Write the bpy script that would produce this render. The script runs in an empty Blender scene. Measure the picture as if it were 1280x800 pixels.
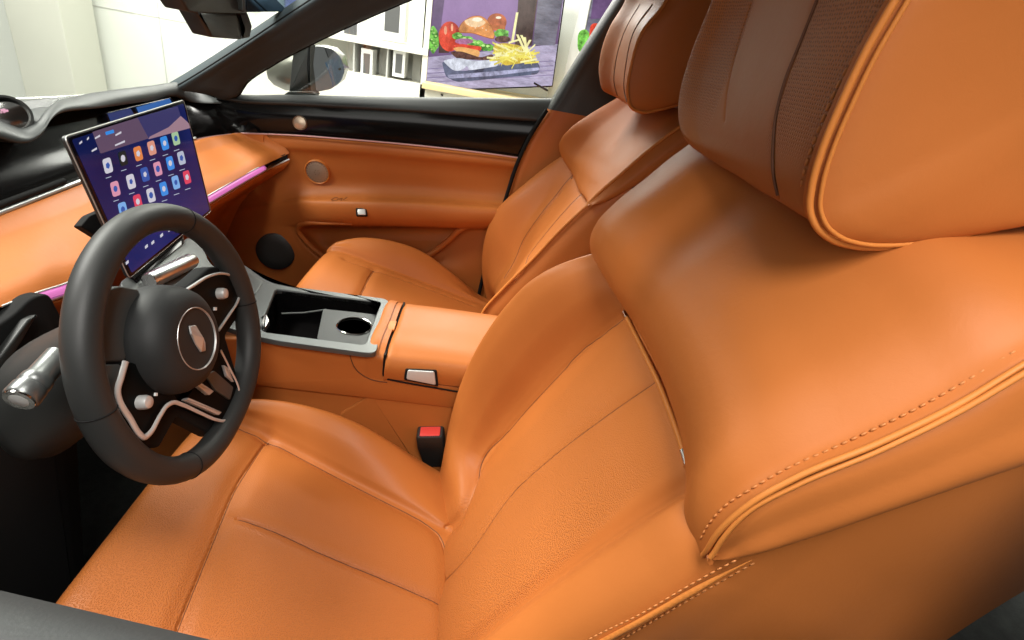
import bpy, bmesh, math, random
import numpy as np
from mathutils import Matrix, Vector
random.seed(7); rng = np.random.default_rng(7)
A = lambda *p: np.array(p, float)
# ------------------------------------------------------------------ camera (solved from the car's own dimensions)
CAM = A(-.9668, .1027, 1.0512); FPX = 650.42
RC = np.array([[-0.0207, -0.98601, 0.16541], [-0.46583, -0.13688, -0.87423], [0.88463, -0.09515, -0.45647]])
def hit(px, py, n, c):
    d = RC.T @ A((px - 640) / FPX, (py - 400) / FPX, 1); n = A(*n)
    return CAM + d * ((c - n @ CAM) / (n @ d))
def X(px, py, c): return hit(px, py, (1, 0, 0), c)
def Y(px, py, c): return hit(px, py, (0, 1, 0), c)
def Z(px, py, c): return hit(px, py, (0, 0, 1), c)
def bk(px, py, d=0.): return hit(px, py, (0, .894427, .447214), .894427 * .07 + .447214 * .25 + d)
def cu(px, py, d=0.): return hit(px, py, (0, -.25, 1), .257 - .25 * .08 + d)

scene = bpy.context.scene
COL = scene.collection
cam = bpy.data.objects.new("camera", bpy.data.cameras.new("camera")); COL.objects.link(cam)
M = Matrix.Identity(4)
for i in range(3):
    M[i][0] = RC[0][i]; M[i][1] = -RC[1][i]; M[i][2] = -RC[2][i]; M[i][3] = CAM[i]
cam.matrix_world = M
cam.data.sensor_width = 36; cam.data.lens = FPX / 1280 * 36
cam.data.clip_start = .01; cam.data.clip_end = 200
scene.camera = cam

# ------------------------------------------------------------------ materials
def base_mat(name, col, rough=.5, metal=0., spec=.5, coat=0., emit=None, estr=1.):
    m = bpy.data.materials.new(name); m.use_nodes = True
    b = m.node_tree.nodes["Principled BSDF"]
    b.inputs["Base Color"].default_value = (*col, 1); b.inputs["Roughness"].default_value = rough
    b.inputs["Metallic"].default_value = metal; b.inputs["Specular IOR Level"].default_value = spec
    b.inputs["Coat Weight"].default_value = coat; b.inputs["Coat Roughness"].default_value = .04
    if emit:
        b.inputs["Emission Color"].default_value = (*emit, 1); b.inputs["Emission Strength"].default_value = estr
    return m
def bumpify(m, scale=400, strength=.15, dist=.001, kind='noise', vary=.06, vscale=6, rvary=.06, stretch=(1, 1, 1)):
    """fine surface grain, slight tone variation and roughness variation, all in object space"""
    nt = m.node_tree; N = nt.nodes; L = nt.links; b = N["Principled BSDF"]
    tc = N.new("ShaderNodeTexCoord"); mp = N.new("ShaderNodeMapping"); mp.inputs["Scale"].default_value = stretch
    L.new(tc.outputs["Object"], mp.inputs["Vector"])
    if kind == 'noise':
        t = N.new("ShaderNodeTexNoise"); t.inputs["Scale"].default_value = scale; t.inputs["Detail"].default_value = 3; h = t.outputs["Fac"]
    else:
        t = N.new("ShaderNodeTexVoronoi"); t.inputs["Scale"].default_value = scale; t.inputs["Randomness"].default_value = .8; h = t.outputs["Distance"]
    L.new(mp.outputs[0], t.inputs["Vector"])
    bp = N.new("ShaderNodeBump"); bp.inputs["Strength"].default_value = strength; bp.inputs["Distance"].default_value = dist
    if kind == 'voronoi': bp.invert = True
    L.new(h, bp.inputs["Height"]); L.new(bp.outputs[0], b.inputs["Normal"])
    n2 = N.new("ShaderNodeTexNoise"); n2.inputs["Scale"].default_value = vscale; n2.inputs["Detail"].default_value = 4
    L.new(tc.outputs["Object"], n2.inputs["Vector"])
    hs = N.new("ShaderNodeHueSaturation"); hs.inputs["Color"].default_value = b.inputs["Base Color"].default_value
    mr = N.new("ShaderNodeMapRange"); mr.inputs["To Min"].default_value = 1 - vary; mr.inputs["To Max"].default_value = 1 + vary
    mr.inputs["From Min"].default_value = .3; mr.inputs["From Max"].default_value = .7
    L.new(n2.outputs["Fac"], mr.inputs["Value"]); L.new(mr.outputs[0], hs.inputs["Value"]); L.new(hs.outputs[0], b.inputs["Base Color"])
    mr2 = N.new("ShaderNodeMapRange"); r0 = b.inputs["Roughness"].default_value
    mr2.inputs["To Min"].default_value = r0 - rvary; mr2.inputs["To Max"].default_value = r0 + rvary
    mr2.inputs["From Min"].default_value = .3; mr2.inputs["From Max"].default_value = .7
    L.new(n2.outputs["Fac"], mr2.inputs["Value"]); L.new(mr2.outputs[0], b.inputs["Roughness"])
    return m
def leather(name, col, rough=.48, perforated=False, vs=360, bd=.0009, hole_shade=.35, plane='xy', rnd=.8):
    m = base_mat(name, col, rough, spec=.24)
    bumpify(m, scale=900, strength=.10, dist=.0006, vary=.04, vscale=5, rvary=.05)
    nt = m.node_tree; N = nt.nodes; L = nt.links; b = N["Principled BSDF"]      # soft unevenness and fine creases of the hide
    tc = N.new("ShaderNodeTexCoord"); hn = N.new("ShaderNodeTexNoise"); hn.inputs["Scale"].default_value = 70; hn.inputs["Detail"].default_value = 5; hn.inputs["Roughness"].default_value = .65
    hn.inputs["Distortion"].default_value = .6
    L.new(tc.outputs["Object"], hn.inputs["Vector"]); hb = N.new("ShaderNodeBump"); hb.inputs["Strength"].default_value = .22; hb.inputs["Distance"].default_value = .0012
    pv = [l for l in L if l.to_socket == b.inputs["Normal"]][0].from_socket
    L.new(hn.outputs["Fac"], hb.inputs["Height"]); L.new(pv, hb.inputs["Normal"]); L.new(hb.outputs[0], b.inputs["Normal"])
    if perforated:      # pebbled, punched hide: small dimples whose depth follows the 'grain' attribute of the panel
        nt = m.node_tree; N = nt.nodes; L = nt.links; b = N["Principled BSDF"]
        tc = N.new("ShaderNodeTexCoord")
        v = N.new("ShaderNodeTexVoronoi"); v.voronoi_dimensions = '2D'; v.inputs["Scale"].default_value = vs; v.inputs["Randomness"].default_value = rnd
        sx = N.new("ShaderNodeSeparateXYZ"); cb = N.new("ShaderNodeCombineXYZ"); L.new(tc.outputs["Object"], sx.inputs[0])
        L.new(sx.outputs[0], cb.inputs[0]); L.new(sx.outputs[1 if plane == 'xy' else 2], cb.inputs[1]); L.new(cb.outputs[0], v.inputs["Vector"])
        mr = N.new("ShaderNodeMapRange"); mr.interpolation_type = 'SMOOTHSTEP'
        mr.inputs["From Min"].default_value = .12; mr.inputs["From Max"].default_value = .42
        L.new(v.outputs["Distance"], mr.inputs["Value"])
        at = N.new("ShaderNodeAttribute"); at.attribute_name = "grain"
        inv = N.new("ShaderNodeMath"); inv.operation = 'SUBTRACT'; inv.inputs[0].default_value = 1.0
        L.new(mr.outputs[0], inv.inputs[1])
        mu = N.new("ShaderNodeMath"); mu.operation = 'MULTIPLY'; L.new(inv.outputs[0], mu.inputs[0]); L.new(at.outputs["Fac"], mu.inputs[1])
        bp2 = N.new("ShaderNodeBump"); bp2.inputs["Strength"].default_value = .8; bp2.inputs["Distance"].default_value = bd; bp2.invert = True
        L.new(mu.outputs[0], bp2.inputs["Height"])
        prev = [l for l in L if l.to_socket == b.inputs["Normal"]][0].from_socket
        L.new(prev, bp2.inputs["Normal"]); L.new(bp2.outputs[0], b.inputs["Normal"])
        # shade inside the deep punched holes, painted in as a darker colour
        prevc = [l for l in L if l.to_socket == b.inputs["Base Color"]][0].from_socket
        mx = N.new("ShaderNodeMixRGB"); mx.blend_type = 'MULTIPLY'; mx.inputs["Color2"].default_value = (.45, .40, .36, 1)
        m3 = N.new("ShaderNodeMath"); m3.operation = 'MULTIPLY'; m3.inputs[1].default_value = hole_shade
        L.new(mu.outputs[0], m3.inputs[0]); L.new(m3.outputs[0], mx.inputs["Fac"]); L.new(prevc, mx.inputs["Color1"]); L.new(mx.outputs[0], b.inputs["Base Color"])
    return m
ORANGE = (.45, .137, .030)
MT = dict(
    leather=leather("tan_leather", ORANGE),
    perf=leather("perforated_tan_leather", (.445, .136, .030), .46, True, 390, .0006, .26),
    perfhole=leather("punched_headrest_leather", (.34, .112, .030), .45, True, 290, .0016, .75, 'xz', .30),
    perfback=leather("perforated_backrest_leather", (.445, .136, .030), .46, True, 380, .0009, .30, 'xz', .7),
    pipe=leather("tan_piping", (.56, .19, .04), .42),
    thread=base_mat("tan_thread", (.50, .18, .048), .6),
    groove_shade=base_mat("dark_groove_shade", (.10, .03, .008), .7),  # dark brown painted in for the shade inside leather seams
    trim=bumpify(base_mat("black_soft_trim", (.018, .019, .018), .48), 700, .12, .0006, vary=.1),
    grey=bumpify(base_mat("dark_grey_soft_trim", (.034, .037, .037), .55), 700, .15, .0006, vary=.08),
    rim=bumpify(base_mat("black_wheel_leather", (.026, .027, .026), .52, spec=.4), 800, .12, .0005, vary=.08),
    hub=bumpify(base_mat("black_hub_cover", (.022, .023, .023), .60, spec=.35), 900, .12, .0005, vary=.08),
    pillargrey=bumpify(base_mat("charcoal_pillar_cloth", (.050, .062, .068), .8, spec=.2), 700, .2, .0008, vary=.06),
    midgrey=bumpify(base_mat("mid_grey_plastic", (.085, .09, .086), .55, spec=.3), 700, .12, .0006, vary=.06),
    framegrey=bumpify(base_mat("grey_anodised_frame", (.115, .12, .118), .40, .6), 500, .04, .0004, vary=.05),
    padblack=base_mat("black_switch_panel", (.005, .006, .006), .38, spec=.05),
    silvertrim=bumpify(base_mat("silver_painted_trim", (.66, .66, .64), .36, .35), 400, .03, .0004, vary=.03),
    gloss=base_mat("gloss_black", (.005, .0045, .0045), .14, spec=.22),
    black=base_mat("matte_black", (.008, .008, .008), .8, spec=.2),
    satin=bumpify(base_mat("satin_grey_metal", (.62, .63, .62), .42, .8), 500, .04, .0004, vary=.05),
    panel=bumpify(base_mat("graphite_panel", (.10, .105, .10), .38, .35), 500, .05, .0004, vary=.05),
    chrome=base_mat("chrome", (.72, .71, .69), .14, 1.),
    silver=bumpify(base_mat("brushed_silver", (.66, .66, .65), .28, 1.), 300, .05, .0004, vary=.04, stretch=(1, 12, 12)),
    champagne=base_mat("champagne_grille", (.55, .44, .33), .38, .7),
    red=base_mat("red_plastic", (.75, .06, .05), .35),
    carpet=bumpify(base_mat("dark_carpet", (.012, .013, .012), .95, spec=.1), 260, 1., .003, vary=.25, vscale=60),
    cloth=bumpify(base_mat("grey_woven_cloth", (.13, .14, .13), .9, spec=.15), 300, 1., .003, vary=.2, vscale=40, stretch=(1, .35, 1)),
    wall=bumpify(base_mat("white_wall_paint", (.80, .82, .76), .6), 30, .05, .002, vary=.015, vscale=1.5),
    wall2=bumpify(base_mat("cream_column_paint", (.62, .62, .54), .55), 30, .05, .002, vary=.03, vscale=2),
    shelf=bumpify(base_mat("cream_shelf_board", (.72, .70, .62), .5), 40, .05, .001, vary=.03),
    shelfin=base_mat("grey_shelf_back", (.55, .55, .51), .6),
    carton=base_mat("white_carton", (.82, .82, .80), .5),
    carton_win=base_mat("grey_carton_print", (.10, .10, .10), .4),
    wood=bumpify(base_mat("pale_wood", (.62, .47, .24), .5), 20, .1, .001, vary=.12, vscale=12),
    floor=bumpify(base_mat("pale_floor_tile", (.45, .45, .42), .3), 10, .03, .001, vary=.04),
    pink=base_mat("pink_ambient_light", (.3, .08, .25), .4, emit=(.75, .20, .55), estr=.8),
    pinkline=base_mat("rose_trim_line", (.62, .36, .36), .35, .3),
    mirror=base_mat("mirror_glass", (.85, .88, .9), .02, 1.),
    blackglass=base_mat("black_screen_glass", (.004, .004, .008), .06),
)
def emis(name, col, s=1.):
    m = base_mat(name, (.0, .0, .0), .15, spec=.4, emit=col, estr=s); return m
def glass_pane():
    m = bpy.data.materials.new("window_glass"); m.use_nodes = True; nt = m.node_tree; N = nt.nodes; N.clear()
    o = N.new("ShaderNodeOutputMaterial"); t = N.new("ShaderNodeBsdfTransparent"); g = N.new("ShaderNodeBsdfGlossy"); x = N.new("ShaderNodeMixShader")
    t.inputs[0].default_value = (.95, .97, .95, 1); g.inputs["Roughness"].default_value = .02; g.inputs[0].default_value = (.9, .9, .9, 1)
    lw = N.new("ShaderNodeLayerWeight"); lw.inputs[0].default_value = .3; mr = N.new("ShaderNodeMapRange")
    mr.inputs["To Min"].default_value = .03; mr.inputs["To Max"].default_value = .22; nt.links.new(lw.outputs["Facing"], mr.inputs["Value"])
    nt.links.new(mr.outputs[0], x.inputs[0]); nt.links.new(t.outputs[0], x.inputs[1]); nt.links.new(g.outputs[0], x.inputs[2]); nt.links.new(x.outputs[0], o.inputs[0])
    return m
MT['glass'] = glass_pane()

# ------------------------------------------------------------------ object helpers
def tag(o, label=None, cat=None, group=None, kind=None):
    if label: o['label'] = label
    if cat: o['category'] = cat
    if group: o['group'] = group
    if kind: o['kind'] = kind
    return o
def thing(name, label, cat, loc=(0, 0, 0), group=None):
    o = bpy.data.objects.new(name, None); COL.objects.link(o); o.location = loc; o.empty_display_size = .05
    return tag(o, label, cat, group)
def rootloc(p):
    l = A(0, 0, 0)
    while p is not None: l = l + A(*p.location); p = p.parent
    return l
def obj(name, V, F, mat, parent=None, smooth=True, attrs=None, angle=None):
    V = np.asarray(V, float).reshape(-1, 3) - rootloc(parent)
    me = bpy.data.meshes.new(name); me.from_pydata(V.tolist(), [], [tuple(int(i) for i in f) for f in F]); me.update()
    me.materials.append(MT[mat] if isinstance(mat, str) else mat)
    if attrs:
        for k, a in attrs.items():
            at = me.attributes.new(k, 'FLOAT', 'POINT'); at.data.foreach_set('value', np.asarray(a, np.float32).ravel())
    bm = bmesh.new(); bm.from_mesh(me); bmesh.ops.recalc_face_normals(bm, faces=bm.faces); bm.to_mesh(me); bm.free()
    if smooth:
        me.polygons.foreach_set('use_smooth', [True] * len(me.polygons))
        if angle: me.set_sharp_from_angle(angle=math.radians(angle))
    o = bpy.data.objects.new(name, me); COL.objects.link(o); o.parent = parent
    return o
class MB:
    """collects several pieces into ONE mesh"""
    def __init__(s): s.V = []; s.F = []; s.n = 0
    def add(s, V, F):
        V = np.asarray(V, float).reshape(-1, 3); s.V.append(V); s.F += [tuple(i + s.n for i in f) for f in F]; s.n += len(V); return s
    def build(s, name, mat, parent=None, smooth=True, angle=None): return obj(name, np.concatenate(s.V), s.F, mat, parent, smooth, None, angle)

def cr_axis(P, n, power=1.):
    """smooth interpolation of control rows along axis 0, chord-length knots, Bessel tangents; n samples"""
    P = np.asarray(P, float); m = len(P)
    if m == 2:
        t = np.linspace(0, 1, n).reshape((-1,) + (1,) * (P.ndim - 1)); return P[0] * (1 - t) + P[1] * t
    d = np.sqrt(((P[1:] - P[:-1]) ** 2).sum(-1)); d = d.reshape(m - 1, -1).mean(1); d = np.maximum(d, 1e-5) ** power
    k = np.concatenate([[0], np.cumsum(d)])
    sl = (P[1:] - P[:-1]) / d.reshape((-1,) + (1,) * (P.ndim - 1))
    T = np.empty_like(P)
    for i in range(1, m - 1): T[i] = (sl[i - 1] * d[i] + sl[i] * d[i - 1]) / (d[i] + d[i - 1])
    T[0] = 1.5 * sl[0] - .5 * T[1]; T[-1] = 1.5 * sl[-1] - .5 * T[-2]
    t = np.linspace(0, k[-1], n); i = np.clip(np.searchsorted(k, t, side='right') - 1, 0, m - 2)
    sh = (-1,) + (1,) * (P.ndim - 1); h = d[i].reshape(sh); s = ((t - k[i]) / d[i]).reshape(sh)
    return (P[i] * (2 * s**3 - 3 * s**2 + 1) + T[i] * h * (s**3 - 2 * s**2 + s) + P[i + 1] * (-2 * s**3 + 3 * s**2) + T[i + 1] * h * (s**3 - s**2))
def curve(pts, n=60): return cr_axis(np.asarray(pts, float), n)
def patch(net, nu, nv): return np.swapaxes(cr_axis(np.swapaxes(cr_axis(net, nu), 0, 1), nv), 0, 1)
def grid_normals(V, toward=None):
    du = np.gradient(V, axis=0); dv = np.gradient(V, axis=1); N = np.cross(du, dv)
    N /= np.maximum(np.linalg.norm(N, axis=-1, keepdims=True), 1e-12)
    t = CAM if toward is None else toward
    a, b = V.shape[0], V.shape[1]; c = (slice(a * 2 // 5, a * 3 // 5 + 1), slice(b * 2 // 5, b * 3 // 5 + 1))
    if np.mean(np.sum(N[c] * (t - V[c]), -1)) < 0: N = -N
    return N
def pl_dist(V, pl):
    """distance from every point of V to polyline pl"""
    Pn = V.reshape(-1, 3); best = np.full(len(Pn), 1e9)
    for a, b in zip(pl[:-1], pl[1:]):
        ab = b - a; L = ab @ ab
        if L < 1e-12: continue
        t = np.clip(((Pn - a) @ ab) / L, 0, 1); best = np.minimum(best, ((Pn - a - t[:, None] * ab) ** 2).sum(1))
    return np.sqrt(best).reshape(V.shape[:-1])
def seam_disp(V, N, seams):
    """press seams into a dense grid: (polyline, narrow width, narrow depth, wide width, wide depth)"""
    D = np.zeros(V.shape[:-1])
    for pl, w1, d1, w2, d2 in seams:
        r = pl_dist(V, curve(pl, 40)); D = D + d1 * np.exp(-(r / w1) ** 2) + d2 * np.exp(-(r / w2) ** 2)
    return V - N * D[..., None]
def gridF(n, m, off=0): return [(off + i * m + j, off + i * m + j + 1, off + (i + 1) * m + j + 1, off + (i + 1) * m + j) for i in range(n - 1) for j in range(m - 1)]
def sheet(name, V, mat, parent, thick=.02, grain=None, away=None):
    """dense grid with a real back and rim, so that it is a solid panel"""
    n, m = V.shape[:2]; N = grid_normals(V)
    B = V - N * min(thick, .004)
    F = gridF(n, m); o = n * m; F += [tuple(i + o for i in reversed(f)) for f in gridF(n, m)]
    loop = [(0, j) for j in range(m)] + [(i, m - 1) for i in range(1, n)] + [(n - 1, j) for j in range(m - 2, -1, -1)] + [(i, 0) for i in range(n - 2, 0, -1)]
    ids = [i * m + j for i, j in loop]
    for a, b in zip(ids, ids[1:] + ids[:1]): F.append((a, b, b + o, a + o))
    at = None
    if grain is not None: at = {'grain': np.concatenate([grain.ravel(), np.zeros(o)])}
    return obj(name, np.concatenate([V.reshape(-1, 3), B.reshape(-1, 3)]), F, mat, parent, True, at, 55)
def tubeVF(pts, r, seg=10, closed=False, cap=True, sq=1., up=None):
    P = np.asarray(pts, float); n = len(P); r = np.broadcast_to(np.asarray(r, float), (n,))
    T = np.gradient(P, axis=0) if not closed else np.roll(P, -1, 0) - np.roll(P, 1, 0)
    T /= np.maximum(np.linalg.norm(T, axis=1, keepdims=True), 1e-12)
    u = A(*up) if up is not None else (A(0, 0, 1) if abs(T[0][2]) < .9 else A(1, 0, 0)); V = []
    a = np.linspace(0, 2 * np.pi, seg, endpoint=False)
    for i in range(n):
        if up is not None: u = A(*up)
        u = u - T[i] * (u @ T[i]); u /= np.linalg.norm(u); w = np.cross(T[i], u)
        V.append(P[i] + r[i] * (np.cos(a)[:, None] * u * sq + np.sin(a)[:, None] * w))
    V = np.concatenate(V); F = []
    for i in range(n if closed else n - 1):
        for j in range(seg):
            k = (i + 1) % n; F.append((i * seg + j, i * seg + (j + 1) % seg, k * seg + (j + 1) % seg, k * seg + j))
    if cap and not closed: F += [tuple(range(seg)), tuple((n - 1) * seg + j for j in reversed(range(seg)))]
    return V, F
def tube(name, pts, r, mat, parent, seg=10, closed=False, sq=1., up=None):
    V, F = tubeVF(pts, r, seg, closed, True, sq, up); return obj(name, V, F, mat, parent, True, None, 50)
def frame_of(n):
    n = A(*n); n = n / np.linalg.norm(n); u = np.cross(A(0, 0, 1), n)
    if np.linalg.norm(u) < 1e-3: u = A(1, 0, 0)
    u /= np.linalg.norm(u); return u, np.cross(n, u), n
def latheVF(c, n, prof, seg=40, squash=1.):
    u, v, n = frame_of(n); a = np.linspace(0, 2 * np.pi, seg, endpoint=False); V = []; F = []
    for r, h in prof: V.append(A(*c) + r * (np.cos(a)[:, None] * u + np.sin(a)[:, None] * v * squash) + h * n)
    V = np.concatenate(V); m = len(prof)
    for i in range(m - 1):
        for j in range(seg): F.append((i * seg + j, i * seg + (j + 1) % seg, (i + 1) * seg + (j + 1) % seg, (i + 1) * seg + j))
    F += [tuple(range(seg)), tuple((m - 1) * seg + j for j in range(seg))]
    return V, F
def lathe(name, c, n, prof, mat, parent, seg=40, squash=1., angle=40):
    V, F = latheVF(c, n, prof, seg, squash); return obj(name, V, F, mat, parent, True, None, angle)
def fillet(P, r, seg=6):
    P = [A(*p) for p in P]; out = []; n = len(P)
    rr = r if isinstance(r, (list, tuple)) else [r] * n
    for i in range(n):
        p = P[i]; a = P[i - 1] - p; b = P[(i + 1) % n] - p; la = np.linalg.norm(a); lb = np.linalg.norm(b); q = min(rr[i], la * .48, lb * .48)
        p0 = p + a / la * q; p1 = p + b / lb * q
        for t in np.linspace(0, 1, seg): out.append(p0 * (1 - t) ** 2 + 2 * p * t * (1 - t) + p1 * t * t)
    return np.array(out)
def slabVF(P, n, thick, bev=.0, seg=3):
    """closed outline P extruded by thick against n, with a rounded front edge (outline inset along its own plane)"""
    P = np.asarray(P, float); n = A(*n); n /= np.linalg.norm(n); m = len(P)
    e = np.roll(P, -1, 0) - P; e /= np.maximum(np.linalg.norm(e, axis=1, keepdims=True), 1e-9)
    nin = np.cross(n, e); area = np.sum(np.cross(P - P[0], np.roll(P, -1, 0) - P[0]) @ n)
    if area < 0: nin = -nin
    b = nin + np.roll(nin, 1, 0); b /= np.maximum(np.linalg.norm(b, axis=1, keepdims=True), 1e-9)
    k = 1 / np.maximum(np.sum(b * nin, 1), .5)
    rings = [P - n * thick, P - n * bev] if bev > 0 else [P - n * thick, P]
    if bev > 0:
        for t in np.linspace(0, math.pi / 2, seg + 1)[1:]: rings.append(P + b * (k * bev * (1 - math.cos(t)))[:, None] - n * bev * (1 - math.sin(t)))
    V = np.concatenate(rings); F = []
    for i in range(len(rings) - 1):
        for j in range(m): F.append((i * m + j, i * m + (j + 1) % m, (i + 1) * m + (j + 1) % m, (i + 1) * m + j))
    F += [tuple(range(m)), tuple((len(rings) - 1) * m + j for j in range(m))]
    return V, F
def slab(name, P, n, thick, mat, parent, bev=.0, seg=3, angle=40):
    V, F = slabVF(P, n, thick, bev, seg); return obj(name, V, F, mat, parent, True, None, angle)
def pillowVF(P, n, bulge, thick, pw=3., rings=14):
    P = np.asarray(P, float); n = A(*n); n /= np.linalg.norm(n); c = P.mean(0); m = len(P); R = [P - n * thick]
    for s in np.cos(np.linspace(0, math.pi / 2, rings))[:-1]: R.append(c + (P - c) * s + n * bulge * (1 - s ** pw))
    V = np.concatenate(R + [(c + n * bulge)[None]]); k = len(R); F = []
    for i in range(k - 1):
        for j in range(m): F.append((i * m + j, i * m + (j + 1) % m, (i + 1) * m + (j + 1) % m, (i + 1) * m + j))
    for j in range(m): F.append(((k - 1) * m + j, (k - 1) * m + (j + 1) % m, k * m))
    F.append(tuple(range(m))); return V, F
def boxVF(c, s, u=(1, 0, 0), v=(0, 1, 0)):
    c = A(*c); u = A(*u); v = A(*v); w = np.cross(u, v)
    V = [c + u * s[0] / 2 * i + v * s[1] / 2 * j + w * s[2] / 2 * k for i in (-1, 1) for j in (-1, 1) for k in (-1, 1)]
    return V, [(0, 1, 3, 2), (4, 6, 7, 5), (0, 4, 5, 1), (2, 3, 7, 6), (0, 2, 6, 4), (1, 5, 7, 3)]
def box(name, c, s, mat, parent=None, bev=0., u=(1, 0, 0), v=(0, 1, 0)):
    c = A(*c); u = A(*u); v = A(*v)
    if bev <= 0: V, F = boxVF(c, s, u, v); return obj(name, V, F, mat, parent, False)
    w = np.cross(u, v); P = [c + w * s[2] / 2 + u * s[0] / 2 * i + v * s[1] / 2 * j for i, j in ((-1, -1), (1, -1), (1, 1), (-1, 1))]
    return slab(name, fillet(P, bev, 4), w, s[2], mat, parent, bev)
def stitches(name, pl, parent, pitch=.0075, length=.005, r=.0008, lift=.0006, mat='thread'):
    pl = np.asarray(pl, float); d = np.concatenate([[0], np.cumsum(np.linalg.norm(np.diff(pl, axis=0), axis=1))])
    mb = MB(); s = 0.
    while s + length < d[-1]:
        q = np.array([[np.interp(s + length * k, d, pl[:, i]) for i in range(3)] for k in (0, .25, .75, 1)])
        o = CAM - q[0]; o /= np.linalg.norm(o); q = q + o * lift; q[0] -= o * .0012; q[3] -= o * .0012
        mb.add(*tubeVF(q, [r * .7, r, r, r * .7], 5)); s += pitch
    return mb.build(name, mat, parent)

def seam_disp2(V, N, Q, seams):
    """like seam_disp, distances measured in panel coordinates Q (n,m,2); seams: (2d polyline, w1, d1, w2, d2)"""
    D = np.zeros(V.shape[:-1]); Q3 = np.concatenate([Q, np.zeros(Q.shape[:-1] + (1,))], -1)
    for pl, w1, d1, w2, d2 in seams:
        p = np.asarray(pl, float); p = np.concatenate([p, np.zeros((len(p), 1))], 1); r = pl_dist(Q3, curve(p, 40) if len(p) > 2 else p)
        D = D + d1 * np.exp(-(r / w1) ** 2) + d2 * np.exp(-(r / w2) ** 2)
    return V - N * D[..., None]
def seam_lines(parent, V, Q, pls, r=.0007, step=.004, mat='groove_shade'):
    """dark tubes painting the shade at the bottom of the seams, following the pressed surface"""
    Vf = V.reshape(-1, 3); Qf = Q.reshape(-1, Q.shape[-1])
    for pl in pls:
        p = np.asarray(pl, float); L = np.linalg.norm(np.diff(p, axis=0), axis=1).sum(); n = max(8, int(L / step)); c = curve(p, n) if len(p) > 2 else p[0] + (p[1] - p[0]) * np.linspace(0, 1, n)[:, None]
        q = np.array([Vf[np.argmin(((Qf - x) ** 2).sum(1))] for x in c])
        for _ in range(3): q[1:-1] = (q[:-2] + q[1:-1] * 2 + q[2:]) / 4
        tube('seam_shade', q, r, mat, parent, 6)  # dark tube stands in for the shade of the crease
def sstep(x, a, b):
    t = np.clip((x - a) / (b - a), 0, 1); return t * t * (3 - 2 * t)
lerp = lambda x, xs, ys: float(np.interp(x, xs, ys))

# =================================================================== DRIVER SEAT
XC = -.40
seat = thing('driver_seat', 'tan leather front seat nearest the camera, behind the steering wheel', 'car seat', (XC, .2, .1), 'front seats')
# ---- cushion
yk = [-.04, .02, .07, .12, .195, .275, .355, .43, .475, .515, .538, .551, .555, .548, .53]
zk = [.235, .242, .2545, .267, .286, .306, .326, .3445, .355, .362, .360, .348, .325, .28, .2]
eik = lambda y: lerp(y, [0, .06, .12, .195, .275, .35, .46, .505, .55], [.225, .230, .240, .252, .260, .264, .262, .250, .225])
eok = lambda y: lerp(y, [0, .12, .275, .46, .55], [.24, .26, .27, .265, .235])
sik = lambda y: lerp(y, [.0, .06, .09, .13, .26, .425, .5, .56], [.09, .095, .105, .118, .154, .198, .212, .215])
hik = lambda y: lerp(y, [0, .06, .125, .195, .275, .355, .41, .46, .505, .54, .57], [-.030, -.008, .022, .048, .066, .064, .054, .041, .022, .010, .006])
rows = []
for y, z in zip(yk, zk):
    e, eo, s, h = eik(y), eok(y), sik(y), hik(y); so = .19; ho = .7 * max(h, .005)
    prof = [(e - .01, -.17), (e + .004, -.09), (e + .004, -.035 + .3 * h), (e - .004, .52 * h), (e - .28 * (e - s), 1.0 * h), (e - .60 * (e - s), .74 * h), (s + .012, .005 + .13 * h), (s, .0), (s - .015, .004),
            (.5 * s, .011), (0, .013), (-.5 * so, .011), (-so + .015, .004), (-so, 0), (-so - .012, .010 + .1 * ho), (-so - .35 * (eo - so), .7 * ho), (-eo + .04, ho), (-eo + .015, .6 * ho), (-eo, -.02), (-eo - .004, -.09), (-eo + .01, -.17)]
    rows.append([(XC + a, y + (0 if yy is None else yy), z + hh) for (a, hh), yy in zip(prof, [None] * 99)])
V = patch(np.array(rows), 520, 640); N = grid_normals(V)
def cxy(*pts, d=.006): return [cu(px, py, d)[:2] for px, py in pts]
latseam = cxy((335, 545), (318, 574), (300, 603), (262, 690), (222, 782)); latseam += [latseam[-1] + A(-.04, -.004)]
inseam = cxy((296, 529), (335, 546), (385, 571), (440, 600), (500, 632), (532, 650), (548, 664), (557, 690), (559, 720), (558, 760), (556, 800)); inseam += [inseam[-1] + A(-.10, -.004)]
bolend = cxy((557, 657), (570, 650), (584, 644))
pleat = cxy((298, 650), (335, 662), (400, 691), (480, 725), (554, 757))
outseam = [(XC - .19, .55), (XC - .19, .07)]
V = seam_disp2(V, N, V[..., :2], [(latseam, .0020, .0030, .016, .0060), (inseam, .0020, .0030, .014, .004), (bolend, .002, .003, .01, .002), (pleat, .0024, .0026, .011, .0050), (outseam, .003, .005, .014, .004)])
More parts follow.
